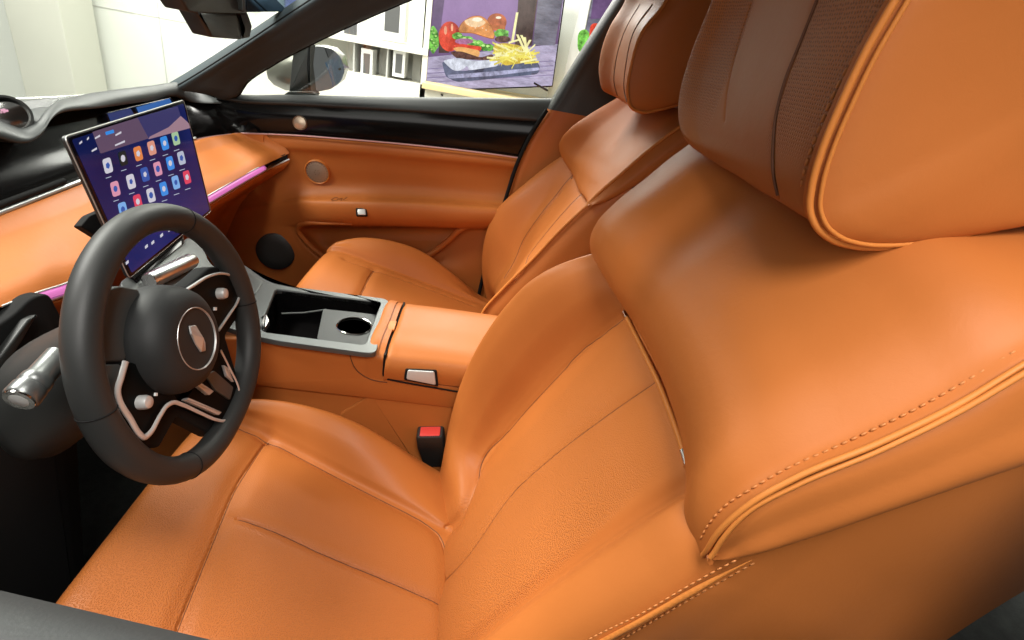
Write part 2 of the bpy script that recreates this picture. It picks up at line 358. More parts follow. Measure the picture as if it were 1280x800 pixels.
# the cushion in front of the pleat is stuffed a little higher than behind it
ax = V[..., 0] - XC; ins = sstep(ax, -.185, -.15) * (1 - sstep(ax - np.vectorize(sik)(V[..., 1]), -.03, .0))
rough = rng.normal(size=(9, 9)); wr = cr_axis(np.swapaxes(cr_axis(rough[..., None], 520), 0, 1), 640)[..., 0].T
V[..., 2] += .0012 * wr * sstep(V[..., 2], .2, .26)
g = np.clip(ins + sstep(V[..., 1], .39, .43) * .6 * (1 - sstep(ax, .10, .2)), 0, 1)
fade = .25 + .75 * sstep(-ax, -.14, .10)           # the pebbling is pressed deepest towards the door side
cush = sheet('seat_cushion', V, 'perf', seat, .05, g * fade, away=(0, 0, -1))
seam_lines(cush, V, V[..., :2], (latseam, inseam, bolend, pleat))
obj('seat_base', *slabVF(fillet([(XC - .24, -.2, .2), (XC + .2, -.2, .2), (XC + .22, .5, .22), (XC - .24, .5, .22)], .04), (0, 0, 1), .16, .01), 'trim', seat)

# ---- backrest, panel coordinates a (across), t (up the rest), d (out of the panel)
OB = A(XC, .07, .25); UB = A(0, -.447214, .894427); NB = A(0, .894427, .447214)
def bl(a, t, d): return A(XC + a, *(OB + UB * t + NB * d)[1:])
def to_atd(p): q = p - OB; return A(q[0], q @ UB, q @ NB)
def bat(*pts, d=.004): return [to_atd(bk(px, py, d))[:2] for px, py in pts]
s_in = bat((583, 635), (604, 577), (635, 535), (675, 490), (725, 438), (785, 386)); s_in = [A(s_in[0][0] - .01, -.1)] + s_in + [s_in[-1] + A(.004, .1)]
s_mid = bat((582, 699), (640, 620), (701, 564), (760, 519), (818, 477)); s_mid = [s_mid[0] + A(0, -.12)] + s_mid + [s_mid[-1] + A(0, .08)]
s_out = bat((600, 795), (672, 735), (746, 682), (800, 645), (858, 608)); s_out = [s_out[0] + A(.01, -.12)] + s_out + [s_out[-1] + A(-.005, .1)]
trow = [-.12, -.05, 0, .05, .1, .15, .2, .3, .38, .43, .48, .52, .56, .64, .74, .80]
L_ = lambda t, ys: lerp(t, [-.12, 0, .1, .3, .48, .64, .8], ys)
rows = []
for t in trow:
    e = lerp(t, [-.12, 0, .1, .2, .3, .45, .54, .64, .8], [.238, .254, .268, .278, .280, .276, .268, .258, .24]); hi = lerp(t, [-.12, -.05, 0, .05, .1, .15, .2, .3, .38, .43, .476, .51, .54, .6, .7, .8], [.010, .024, .040, .063, .086, .106, .122, .142, .146, .142, .128, .112, .094, .05, .02, .0])
    s = float(np.interp(t, [p[1] for p in s_in], [p[0] for p in s_in])); so = -float(np.interp(t, [p[1] for p in s_out], [p[0] for p in s_out]))
    ho = L_(t, [.015, .022, .026, .028, .028, .01, -.02]); eo = lerp(t, [-.12, 0, .1, .3, .46, .52, .6, .8], [.225, .236, .243, .254, .267, .262, .254, .25]); sink = L_(t, [0, 0, 0, 0, 0, -.012, -.05])
    w_ = e - s; prof = [(e - .02, -.16), (e - .004, -.07), (e, .0), (e - .003, hi * .60), (e - .14 * w_, hi * .96), (e - .36 * w_, hi * .84), (e - .64 * w_, hi * .50), (s + .012, .008 + .06 * hi), (s, .002), (s - .02, .006), (.5 * s, .012), (0, .008), (-.5 * so, .012), (-so + .02, .006), (-so, .002),
            (-so - .014, .010), (-so - .40 * (eo - so), ho), (-eo + .016, ho * .75), (-eo, .006), (-eo - .008, -.010), (-eo - .013, -.05), (-eo - .014, -.11), (-eo - .006, -.19), (-eo + .008, -.30)]
    rows.append([bl(a, t, d + sink) for a, d in prof])
V = patch(np.array(rows), 520, 640); N = grid_normals(V)
Q = np.stack([V[..., 0] - XC, (V - OB) @ UB], -1)
V = seam_disp2(V, N, Q, [(s_in, .002, .0025, .012, .004), (s_mid, .0016, .0018, .010, .0028), (s_out, .002, .0018, .012, .003)])
ins = sstep(Q[..., 0], -.155, -.135) * (1 - sstep(Q[..., 0], .125, .15)); gr = ins * (1 - .9 * sstep(Q[..., 1], .36, .50)) * (.45 + .55 * sstep(-Q[..., 0], -.1, .02))
back = sheet('backrest', V, 'perfback', seat, .05, gr, away=(0, -.8, -.3))
seam_lines(back, V, Q, (s_in, s_mid))
back_shell = obj('backrest_shell', *slabVF(fillet([bl(-.20, -.05, -.18), bl(.22, -.05, -.18), bl(.21, .74, -.16), bl(-.20, .74, -.16)], .06), NB, .05, .012), 'trim', seat)
# outer bolster piping with its two stitch rows
pp = [bk(690, 838, .0), bk(746, 806, .002), bk(800, 777, .003), bk(858, 744, .004), bk(905, 718, .004), bk(940, 700, .004)]
tube('bolster_piping', curve(pp, 50), [.0028 * min(1, (49 - i) / 12 + .05) for i in range(50)], 'pipe', back, 8)
q = [bk(690, 826, .012), bk(746, 794, .013), (bk(800, 768, .014)), bk(858, 734, .014), bk(905, 708, .014), bk(925, 698, .014)]
stitches('stitching', curve(q, 80), back)
q = [bk(720, 830, -.004), bk(776, 800, -.004), bk(858, 752, -.004), bk(910, 722, -.004), bk(944, 703, -.004)]
stitches('stitching', curve(q, 80), back)

# ---- shoulder pad over the top of the backrest
B = [X(738, 313, -.136)] + [bk(*p) for p in ((744, 325, .092), (752, 338, .088), (768, 365, .066), (787, 393, .036), (814, 440, .028), (840, 500, .028), (857, 562, .028), (860, 610, .028), (857, 640, .026), (861, 664, .020), (869, 682, .013))] + [X(880, 693, -.664)]
Lft = [X(738, 313, -.136), X(738, 297, -.140), X(747, 277, -.146), X(770, 253, -.150), X(805, 225, -.158), X(850, 189, -.168), X(900, 160, -.19)]
Rgt = [X(880, 693, -.664)] + [X(*p) for p in ((884, 688, -.667), (897, 667, -.670), (945, 624, -.673), (997, 595, -.673), (1102, 551, -.672), (1207, 499, -.670), (1278, 456, -.667), (1380, 398, -.655))]
TL, TR = Lft[-1], Rgt[-1]
Lft += [A(-.19, -.26, .975), A(-.20, -.33, .98)]; Rgt += [A(-.62, -.42, .995)]
TL, TR = Lft[-1], Rgt[-1]
Top = [TL + (TR - TL) * s + A(0, -.02 * math.sin(math.pi * s), .0) for s in np.linspace(0, 1, 9)]
nu, nv = 200, 260
b, t_, l, r_ = curve(B, nu), curve(Top, nu), curve(Lft, nv), curve(Rgt, nv)
u = np.linspace(0, 1, nu)[:, None, None]; v = np.linspace(0, 1, nv)[None, :, None]
C = (1 - v) * b[:, None] + v * t_[:, None] + (1 - u) * l[None] + u * r_[None] - ((1 - u) * (1 - v) * b[0] + u * (1 - v) * b[-1] + (1 - u) * v * l[-1] + u * v * r_[-1])
bul = .030 * np.sin(np.pi * u) ** .7 * np.sin(np.pi * np.clip(v * .92 + .04, 0, 1)) ** .8
edge = lambda x, w, h: h * (1 - np.sqrt(np.clip(1 - (1 - np.clip(x / w, 0, 1)) ** 2, 0, 1)))
C = C + NB * bul
# wrap columns: inner side rolls back, lower edge tucks under
roll = [C[0] + A(.003, 0, 0) - NB * .012, C[0] + A(.004, 0, 0) - NB * .05, C[0] - A(.01, 0, 0) - NB * .12]
C = np.concatenate([np.array(roll[::-1]), C], 0)
tuck = [C[:, :1] - NB * .004 - UB * .0012, C[:, :1] - NB * .010 - UB * .0005, C[:, :1] - NB * .018 + UB * .004, C[:, :1] - NB * .04 + UB * .010]
C = np.concatenate(tuck[::-1] + [C], 1)
pad = sheet('shoulder_pad', C, 'leather', seat, .04, away=(0, -.8, -.3))
# side gusset of the pad
g_rows = []
for pt, w in zip(Rgt, (0, .25, .55, .8, 1, 1, 1, 1, 1)): pass
up_ = curve(Rgt, 24)
low_px = [(886, 698), (900, 700), (925, 700), (950, 697), (1000, 684), (1100, 651), (1200, 618), (1290, 588), (1390, 552)]
low_ = curve([X(px, py, -.672 - .012 * min(1, i / 3)) for i, (px, py) in enumerate(low_px)], 24)
net = []
for k in range(24):
    a0, a1 = up_[k], low_[k]; m = (a0 + a1) / 2; sp = np.linalg.norm(a1 - a0); out = A(-1, .1, 0)
    net.append([a0 + A(.004, -.002, 0), a0 + (a1 - a0) * .12 + out * .02 * sp, m + out * .045 * sp, a1 + (a0 - a1) * .10 + out * .012 * sp, a1 + A(.006, 0, 0), a1 + A(.03, -.01, 0)])
sheet('pad_gusset', patch(np.array(net), 160, 60), 'leather', seat, .02, away=(1, -.3, 0))
tube('pad_piping', curve([p + A(-.0015, .0015, 0) for p in Rgt], 90), .0026, 'pipe', pad, 8)
tube('pad_piping', curve([X(px, py, -.676) for px, py in ((888, 697), (893, 690), (901, 677), (936, 639), (997, 606), (1102, 562), (1207, 510), (1278, 468), (1380, 410))], 90), .0022, 'pipe', pad, 8)
def view_surf(pxs, S):
    """surface points of grid S seen at the given photo positions"""
    Sf = S.reshape(-1, 3); q = (Sf - CAM) @ RC.T; uv = np.c_[640 + FPX * q[:, 0] / q[:, 2], 400 + FPX * q[:, 1] / q[:, 2]]; out = []
    for px, py in pxs:
        d = ((uv - (px, py)) ** 2).sum(1); k = np.where(d < max(d.min() * 4, 9))[0]; out.append(Sf[k[np.argmin(q[k, 2])]])
    return np.array(out)
stitches('stitching', curve(view_surf(((873, 674), (887, 654), (907, 631), (936, 610), (970, 590), (1050, 556), (1155, 507), (1276, 431)), C), 120), pad, r=.0009, lift=.0011)
# bright trim in the slot between pad and backrest
sl = [bk(px, py, .016) for px, py in ((780, 391), (790, 411), (806, 443), (826, 486), (842, 528), (853, 560), (860, 583))]
slot = tube('pad_slot_trim', curve(sl, 50), .0034, 'pipe', seat, 8)
for i0, i1 in ((0, .07), (.94, 1.)):
    cc = curve(sl, 100)[int(i0 * 99):int(i1 * 99) + 1]; tube('metal_tip', cc, .0046, 'chrome', slot, 10)

# ---- headrest
hr = [[(925, -80), (945, -80), (966, -80), (1010, -80), (1053, -80), (1110, -80), (1165, -80)],
      [(889, 4), (912, 4), (936, 4), (976, 4), (1017, 4), (1066, 4), (1117, 4)],
      [(861, 76), (887, 72), (917, 68), (955, 64), (992, 60), (1038, 58), (1086, 58)],
      [(849, 122), (875, 125), (904, 128), (940, 129), (975, 129), (1012, 129), (1052, 129)],
      [(849, 152), (873, 162), (903, 170), (935, 178), (964, 184), (992, 192), (1024, 198)],
      [(855, 170), (880, 186), (908, 200), (938, 214), (962, 222), (986, 234), (1014, 240)],
      [(866, 183), (888, 200), (917, 217), (946, 236), (968, 248), (994, 264), (1018, 277)]]
yc = [-.150, -.160, -.168, -.172, -.172, -.172, -.174]
net = [[Y(px, py, yc[j] - (.0, .0, .0, .0, .002, .006, .016)[i]) for j, (px, py) in enumerate(r)] for i, r in enumerate(hr)]
net = [[p + A(.01, -.25, .0) for p in net[0]], [p + A(.005, -.17, .040) for p in net[0]], [p + A(0, -.09, .052) for p in net[0]], [p + A(0, -.03, .034) for p in net[0]]] + net
net.append([p + A(0, -.025, -.002) for p in net[-1]]); net.append([p + A(0, -.07, .012) for p in net[-1]])
net = [[r[0] + A(-.03, -.16, 0), r[0] + A(.0, -.07, 0), r[0] + A(.006, -.02, 0)] + r for r in net]
V = patch(np.array(net), 420, 520); N = grid_normals(V)
def hpx(*pts): return [Y(px, py, -.172) for px, py in pts]
def px_seams(V, N, seams, y):
    Q = V[..., [0, 2]]; return seam_disp2(V, N, Q, [([view_surf([p], V)[0][[0, 2]] for p in pl], *k) for pl, k in seams])
V = px_seams(V, N, [([(1022, -8), (1016, 6), (998, 52), (980, 100), (968, 140), (964, 180), (964, 215), (970, 246)], (.0016, .0030, .006, .0002)),
                    ([(936, 4), (918, 62), (905, 122), (903, 150)], (.0016, .0009, .005, .0002))], -.17)
hq = (V - CAM) @ RC.T; hu = 640 + FPX * hq[..., 0] / hq[..., 2]; hv = 400 + FPX * hq[..., 1] / hq[..., 2]
xs = V[..., 0]; zs = V[..., 2]
lx = view_surf([(980, 100)], V)[0][0]; l2 = view_surf([(905, 110)], V)[0][0]
grain = (sstep(zs, .99, 1.06)) * (1 - sstep(xs, lx - .012, lx - .002) * (1 - sstep(xs, l2 + .0, l2 + .01)))
hseam = view_surf([(1022, -8), (1016, 6), (998, 52), (980, 100), (968, 140), (964, 180), (964, 215), (970, 246)], V)
head = sheet('headrest', V, 'perfhole', seat, .05, grain * 1.0, away=(.2, -1, 0))
HX = -.536
edge_px = [(1165, -80), (1117, 4), (1086, 58), (1052, 129), (1030, 182), (1015, 235), (1013, 262), (1021, 283), (1040, 299), (1066, 307), (1105, 309), (1150, 304), (1210, 293), (1280, 276), (1360, 252)]
hx = lambda i: (-.545, -.540, -.536, -.532, -.530, -.530, -.531, -.534, -.536, -.536, -.536, -.536, -.536, -.536, -.536)[i]
edge3 = [X(px, py, hx(i)) for i, (px, py) in enumerate(edge_px)]
out_ = curve(edge3, 90)
far_ = np.array([X(1460, -120 + 330 * max(0, min(1, (i - 12) / 60)), HX) for i in range(90)])
tt_ = np.concatenate([np.linspace(0, .12, 14), np.linspace(.14, 1, 24)])
net = np.array([[p + (q - p) * t + A(-.013, 0, 0) * (1 - (1 - min(1, t / .5)) ** 3) + A(-.004, 0, 0) * (1 - (1 - min(1, t / .1)) ** 2) for t in tt_] for p, q in zip(out_, far_)])
net = np.concatenate([np.array([[p + A(.012, 0, 0)] for p in out_]), net], 1)
sheet('headrest_side', net, 'leather', head, .02, away=(1, 0, 0))
tube('seam_shade', curve(np.array([p + A(-.0006, .0004, 0) for p in hseam]), 60), .0015, 'groove_shade', head, 8)  # dark tube painting the crease shade along the headrest
P = out_
obj('headrest_shell', *slabVF(np.array([(p + (A(HX, -.33, 1.08) - p) * .22) * A(0, 1, 1) + A(-.27, -.02, 0) for p in np.concatenate([P, [X(1420, 120, HX), X(1400, -40, HX), X(1300, -110, HX)]])]), (1, 0, 0), .25, .01), 'leather', head)
tube('headrest_piping', out_ + A(-.001, .001, 0), .0032, 'pipe', head, 8)
inner = np.array([p + (A(HX, -.27, 1.05) - p) * .042 + A(-.0065, 0, 0) for p in out_]); tube('headrest_piping', inner, .0021, 'pipe', head, 8)
stitches('stitching', curve(view_surf(((1103, 4), (1073, 56), (1046, 104), (1022, 160), (1003, 210), (997, 246)), V), 100), head, pitch=.009, length=.006, r=.0013, lift=.0012)
for dx in (-.05, .05): tube('headrest_post', [(XC + dx, -.29, .88), (XC + dx, -.29, 1.0)], .006, 'chrome', head, 12)

# =================================================================== PASSENGER SEAT
ps = thing('passenger_seat', 'tan leather front seat by the far door, beyond the centre console', 'car seat', (.39, .2, .1), 'front seats')
PC = .39
# cushion (same shape as the other one, mirrored, set higher and its far bolster fuller)
rows = []
for y, z in zip(yk, zk):
    e, eo, s, h = eik(y), eok(y), sik(y), hik(y); so = .165
    prof = [(e - .01, -.17), (e + .004, -.09), (e + .006, -.035 + .3 * h), (e - .006, .45 * h), (e - .024, .8 * h), (e - .045, .85 * h), (s + .35 * (e - s), .60 * h), (s + .012, .010 + .1 * h), (s, .0), (s - .015, .004),
            (.5 * s, .011), (0, .013), (-.5 * so, .011), (-so + .015, .004), (-so, 0), (-so - .012, .010 + .15 * h), (-so - .35 * (eo - so), .85 * h), (-eo + .045, 1.1 * h), (-eo + .018, .8 * h), (-eo, -.01), (-eo - .004, -.09), (-eo + .01, -.17)]
    rows.append([(PC - a, y - .01, z + hh + .055) for a, hh in prof])
V = patch(np.array(rows), 320, 400); N = grid_normals(V)
pc = lambda px, py: cu(px, py, .061)[:2]
V = seam_disp2(V, N, V[..., :2], [([pc(468, 338), pc(461, 350), pc(453, 367), pc(446, 384)], .002, .003, .014, .005),
    ([pc(432, 326), pc(468, 338), pc(520, 356), pc(565, 372), pc(590, 382)], .002, .003, .012, .004)])
pcs = sheet('seat_cushion', V, 'leather', ps, .05, away=(0, 0, -1))
seam_lines(pcs, V, V[..., :2], ([pc(468, 338), pc(461, 350), pc(453, 367), pc(446, 384)], [pc(432, 326), pc(468, 338), pc(520, 356), pc(565, 372), pc(590, 382)]), .0009)
obj('seat_base', *slabVF(fillet([(PC - .2, -.15, .2), (PC + .22, -.15, .2), (PC + .22, .48, .24), (PC - .22, .48, .24)], .04), (0, 0, 1), .16, .01), 'trim', ps)
# backrest front, rows from the cushion up; columns far side -> near piping
R_ = [[(618, 400, .62), (640, 402, .58), (652, 405, .545), (640, 420, .46), (630, 430, .39), (622, 436, .3), (614, 440, .24), (606, 436, .19), (596, 430, .152)],
      [(604, 352, .642), (609, 355, .615), (617, 362, .565), (619, 361, .543), (618, 374, .44), (614, 384, .36), (610, 392, .29), (606, 396, .235), (604, 390, .150)],
      [(603, 316, .645), (612, 312, .62), (632, 330, .570), (641, 326, .545), (640, 346, .45), (634, 356, .37), (630, 364, .29), (626, 370, .235), (628, 362, .150)],
      [(620, 264, .648), (634, 258, .62), (655, 280, .572), (668, 274, .548), (672, 296, .45), (672, 302, .37), (670, 312, .29), (668, 318, .235), (668, 322, .150)],
      [(645, 238, .646), (660, 232, .62), (680, 248, .572), (692, 244, .548), (700, 258, .45), (704, 264, .37), (704, 274, .29), (702, 282, .235), (700, 288, .150)],
      [(686, 202, .642), (698, 196, .62), (706, 212, .572), (713, 216, .548), (722, 232, .45), (728, 238, .37), (733, 246, .29), (735, 252, .235), (734, 256, .150)],
      [(712, 176, .63), (724, 174, .61), (730, 190, .565), (736, 196, .545), (746, 206, .45), (752, 212, .37), (757, 222, .29), (761, 232, .235), (770, 228, .150)]]
net = [[X(*p) - NB * dd_ for p in r] for r, dd_ in zip(R_, (0, 0, 0, 0, .002, .010, .03))]
net = [[r[0] + A(-.01, -.12, -.02), r[0] + A(.01, -.045, -.01)] + r for r in net]
V = patch(np.array(net), 320, 320); N = grid_normals(V)
def vline(pxs, S): return [p for p in view_surf(pxs, S)]
V = seam_disp(V, N, [(vline(((714, 217), (690, 246), (668, 274), (650, 302), (640, 326), (628, 346)), V), .0018, .0025, .012, .004),
                     (vline(((728, 238), (704, 262), (680, 290), (660, 316), (644, 344), (630, 366)), V), .0016, .002, .010, .003)])
pback = sheet('backrest', V, 'leather', ps, .05, away=(0, -.8, -.3))
seam_lines(pback, V, V, (vline(((714, 217), (690, 246), (668, 274), (650, 302), (640, 326), (628, 346)), V), vline(((728, 238), (704, 262), (680, 290), (660, 316), (644, 344), (630, 366)), V)), .0009)
# near side of the backrest
topl = [X(p[0], p[1], .150) for p in ((596, 432), (604, 390), (628, 362), (668, 322), (700, 288), (734, 257), (780, 225))]
net = [[a + A(.004, 0, 0), a + A(-.010, -.014, -.010), a + A(-.018, -.05, -.03), a + A(-.02, -.12, -.06), a + A(-.012, -.20, -.09), a + A(.03, -.24, -.12)] for a in topl]
V = patch(np.array(net), 80, 50); sheet('backrest_side', V, 'leather', ps, .03, away=(1, 0, 0))
tube('backrest_piping', curve(topl, 60) + A(-.004, .001, .001), .0034, 'pipe', ps, 8)
# shoulder pad
P_ = [[(703, 191, .642), (716, 219, .545), (722, 235, .44), (728, 243, .33), (733, 249, .24), (734, 256, .158)],
      [(700, 182, .642), (716, 204, .555), (728, 216, .44), (738, 226, .33), (746, 234, .24), (750, 240, .152)],
      [(702, 174, .635), (726, 188, .555), (744, 196, .44), (758, 206, .33), (768, 214, .24), (775, 219, .149)],
      [(714, 160, .622), (742, 168, .55), (766, 174, .44), (784, 182, .33), (797, 190, .24), (806, 192, .148)],
      [(738, 143, .610), (768, 146, .54), (794, 150, .44), (814, 156, .33), (828, 164, .24), (840, 166, .148)],
      [(775, 121, .59), (800, 124, .53), (828, 128, .44), (848, 134, .33), (864, 140, .24), (875, 143, .150)],
      [(800, 104, .58), (826, 108, .52), (856, 110, .44), (878, 116, .33), (896, 120, .24), (905, 122, .152)]]
net = [[X(*p) for p in r] for r in P_]
net = [[p + A(0, -.028, .006) for p in net[0]]] + net
net = [[r[0] + A(-.01, -.12, -.01), r[0] + A(.008, -.04, -.005)] + r for r in net]
V = patch(np.array(net), 110, 110); pp_ = sheet('shoulder_pad', V, 'leather', ps, .04, away=(0, -.8, -.3))
topl = [X(p[0], p[1], .150) for p in ((734, 256), (750, 240), (775, 219), (806, 192), (840, 166), (875, 143))]
lowl = [X(p[0], p[1], .138) for p in ((735, 258), (755, 253), (785, 238), (825, 213), (868, 186), (905, 160))]
net = [[a, a + (b - a) * .15 + A(-.006, 0, 0), (a + b) / 2 + A(-.012, 0, 0), b + (a - b) * .12 + A(-.006, 0, 0), b + A(.02, -.005, 0)] for a, b in zip(topl, lowl)]
sheet('pad_gusset', patch(np.array(net), 80, 40), 'leather', ps, .02, away=(1, 0, 0))
tube('pad_piping', curve(topl, 60) + A(-.002, .001, .001), .0036, 'pipe', pp_, 8)
tube('pad_piping', curve([X(p[0], p[1], .56 - .088 * i) for i, p in enumerate(((714, 221), (722, 236), (729, 246), (734, 254)))], 30), .003, 'chrome', pp_, 8)
# headrest
H_ = [[(800, -40, .515), (816, -38, .44), (830, -36, .36), (848, -36, .27)],
      [(780, 6, .515), (797, 5, .44), (813, 4, .36), (831, 4, .27)],
      [(763, 34, .515), (779, 36, .44), (790, 37, .36), (802, 42, .27)],
      [(751, 70, .515), (767, 76, .44), (779, 80, .36), (789, 84, .27)],
      [(750, 96, .51), (765, 105, .44), (777, 112, .36), (785, 117, .27)],
      [(755, 113, .50), (769, 121, .44), (780, 128, .36), (788, 133, .27)]]
net = [[X(*p) for p in r] for r in H_]
net = [[p + A(0, -.22, .0) for p in net[0]], [p + A(0, -.14, .04) for p in net[0]], [p + A(0, -.05, .03) for p in net[0]]] + net + [[p + A(0, -.03, .0) for p in net[-1]], [p + A(0, -.09, .012) for p in net[-1]]]
net = [[r[0] + A(-.03, -.16, 0), r[0] + A(.01, -.05, 0)] + r for r in net]
V = patch(np.array(net), 240, 240); N = grid_normals(V)
hs1, hs2 = vline(((813, 4), (790, 38), (780, 78), (777, 110), (781, 128)), V), vline(((797, 5), (779, 36), (767, 76), (765, 105), (769, 121)), V)
V = seam_disp(V, N, [(hs1, .0018, .0025, .008, .0003), (hs2, .0018, .0008, .008, .0002)])
ph = sheet('headrest', V, 'leather', ps, .05, away=(0, -1, 0)); tube('seam_shade', curve(hs1, 40), .0011, 'groove_shade', ph, 8); tube('seam_shade', curve(hs2, 40), .0008, 'groove_shade', ph, 8)  # thin dark tubes paint the shade of both creases
ed = curve([X(p[0], p[1], .262) for p in ((848, -36), (831, 4), (802, 42), (789, 84), (785, 117), (789, 134), (802, 140), (824, 137), (850, 130), (880, 120))], 70)
P = np.concatenate([ed, [X(930, 60, .262), X(930, -10, .262), X(900, -50, .262)]])
net = np.array([[p + A(.012, 0, 0)] + [p + (q - p) * t + A(-.016, 0, 0) * (1 - (1 - min(1, t / .5)) ** 3) for t in np.linspace(0, 1, 24)] for p, q in zip(ed, [X(960, -60 + 140 * max(0, min(1, (i - 8) / 45)), .262) for i in range(70)])])
sheet('headrest_side', net, 'leather', ph, .02, away=(1, 0, 0))
obj('headrest_shell', *slabVF(np.array([p + (P.mean(0) - p) * .2 for p in P]) + A(.24, -.03, .01), (1, 0, 0), .225, .01), 'leather', ph)
tube('headrest_piping', ed + A(-.002, .001, 0), .0036, 'pipe', ph, 8)
for dx in (-.05, .05): tube('headrest_post', [(PC + dx, -.33, .86), (PC + dx, -.33, 1.0)], .006, 'chrome', ph, 12)

# =================================================================== STEERING WHEEL
WC = A(-.3615, .460, .6384); th, psi = .2178, -.0066
MT['steel'] = bumpify(base_mat('dark_steel', (.20, .21, .205), .36, .75), 400, .04, .0004, vary=.05)
WN = A(math.sin(psi) * math.cos(th), -math.cos(psi) * math.cos(th), math.sin(th)); WU = np.cross(A(0, 0, 1), WN); WU /= np.linalg.norm(WU); WV = np.cross(WN, WU)
wl = lambda u, v, h=0.: WC + WU * u + WV * v + WN * h
def wp(px, py, h): q = hit(px, py, WN, WN @ WC + h) - WC; return wl(q @ WU, q @ WV, h)
wheel = thing('steering_wheel', 'black leather steering wheel with silver edged spokes and round hub', 'steering wheel', WC)
ang = np.linspace(0, 2 * np.pi, 161)[:-1]
def rimr(a): d = math.cos(a + math.pi / 2 - .2079); return .1637 - .0116 * max(0, d) ** 6
RP = np.array([wl(rimr(a) * math.cos(a), rimr(a) * math.sin(a)) for a in ang])
rim_r = np.array([.0172 + .0010 * (math.exp(-((math.degrees(a) - 20) / 14) ** 2) + math.exp(-((math.degrees(a) - 195) / 14) ** 2)) for a in ang])
V, F = tubeVF(RP, rim_r, 26, True, sq=1.06, up=tuple(WN)); rim = obj('rim', V, F, 'rim', wheel)
def rim_seam(a):
    c = wl(rimr(a) * math.cos(a), rimr(a) * math.sin(a)); t = -WU * math.sin(a) + WV * math.cos(a); r = WU * math.cos(a) + WV * math.sin(a); k = np.linspace(0, 2 * np.pi, 29)[:-1]
    i = int(round(a / (2 * np.pi) * 160)) % 160
    tube('rim_seam', [c + (rim_r[i] + .0001) * (math.cos(x) * WN * 1.06 + math.sin(x) * r) for x in k], .0009, 'black', rim, 6, True)
for d in (60, 176, -7, -120): rim_seam(math.radians(d % 360))
# spoke body behind the bright frames, joining hub and rim
def wpoly(pxs, h, r=.006): return fillet([wp(px, py, h) for px, py in pxs], r, 5)
sp = [(236, 357), (262, 334), (292, 332), (312, 358), (306, 385), (282, 420), (300, 480), (312, 500), (292, 545), (268, 545), (222, 520), (200, 560), (168, 560), (128, 505), (122, 460), (150, 440), (190, 400)]
slab('spoke_body', wpoly(sp, -.008), WN, .022, 'black', wheel, .004)
def frame_loop(pxs, h, r, mat='satin', rad=.0032): return tube('spoke_frame', wpoly(pxs, h, r), rad, mat, wheel, 8, True)
left_pad = [(153, 454), (146, 498), (178, 545), (187, 543), (211, 507), (226, 505), (216, 490), (190, 470), (168, 452)]
right_pad = [(226, 366), (262, 346), (285, 343), (301, 360), (299, 373), (272, 412), (262, 400), (246, 378)]
low_pad = [(226, 506), (262, 523), (280, 526), (291, 518), (300, 495), (296, 478), (276, 438), (264, 452), (246, 480)]
for pxs, nm in ((left_pad, 'control_pad'), (right_pad, 'control_pad'), (low_pad, 'control_pad')):
    slab(nm, wpoly(pxs, .002, .008), WN, .010, 'padblack', wheel, .002)
tube('spoke_frame', curve([wp(*p, .003) for p in ((222, 369), (240, 358), (262, 345), (280, 342), (294, 348), (301, 361), (298, 374), (286, 394), (273, 413))], 50), .0021, 'silvertrim', wheel, 8)
fp = [(157, 452), (152, 470), (147, 490), (149, 500), (163, 524), (175, 543), (180, 547), (187, 542), (200, 520), (209, 507), (217, 503), (228, 506), (250, 516), (272, 525), (281, 526), (289, 519), (296, 506), (300, 495), (298, 484), (288, 462), (276, 438)]
tube('spoke_frame', curve([wp(*p, .006) for p in fp], 110), np.interp(np.linspace(0, 1, 110), [0, .15, .35, .5, 1], [.0042, .0040, .0030, .0024, .0018]), 'silvertrim', wheel, 10, False, .6, tuple(WN))
slab('grip_plate', wpoly([(127, 456), (152, 455), (145, 498), (152, 514), (130, 516)], .0, .004), WN, .012, 'midgrey', wheel, .002)
for px, py in ((275, 367), (177, 503)):
    c = wp(px, py, .004); lathe('thumb_roller', c, WN, [(.0, -.004), (.0085, -.004), (.0085, .005), (.007, .009), (.003, .0105), (0, .0105)], 'silvertrim', wheel, 20)
for pxs in ([(245, 480), (251, 478), (268, 489), (262, 494)], [(232, 500), (236, 497), (278, 515), (274, 519)]):
    slab('thumb_button', wpoly(pxs, .008, .002), WN, .006, 'silvertrim', wheel, .001)
slab('thumb_button', wpoly([(258, 470), (268, 463), (292, 484), (288, 500), (270, 488)], .005, .003), WN, .004, 'panel', wheel, .001)
slab('thumb_button', wpoly([(280, 456), (286, 460), (293, 478), (284, 470)], .007, .002), WN, .004, 'silvertrim', wheel, .001)
for px, py in ((191, 475), (196, 493), (270, 386), (258, 398)): slab('pad_mark', wpoly([(px - 1.2, py - 2), (px + 1.2, py - 2), (px + 1.2, py + 2), (px - 1.2, py + 2)], .0045, .0005), WN, .003, 'carton', wheel)
# hub: round cushion, ring and faceted emblem
hc = wp(213, 425, 0) + WN * .013; HCn = WN
slab('spoke_cover', wpoly([(122, 366), (150, 357), (176, 362), (168, 400), (158, 452), (124, 454)], -.006, .006), WN, .02, 'midgrey', wheel, .003)
hub = lathe('hub', hc, WN, [(.0, -.06), (.052, -.06), (.066, -.05), (.0705, -.03), (.0705, -.018), (.068, .0), (.062, .012), (.052, .0195), (.044, .0225), (.0405, .0225), (.0400, .0205), (.0, .0205)], 'hub', wheel, 72, 1., 60)
lathe('hub_ring', hc + WN * .0205, WN, [(.0402, -.002), (.0402, .0018), (.0397, .0024), (.0391, .0024), (.0387, .0018), (.0387, -.002)], 'satin', hub, 72)
ec = hc + WN * .0212
em = [(-.0015, .0225), (.0075, .0165), (.0085, .002), (.0065, -.014), (.0010, -.0225), (-.0075, -.0165), (-.0085, -.002), (-.0065, .014)]
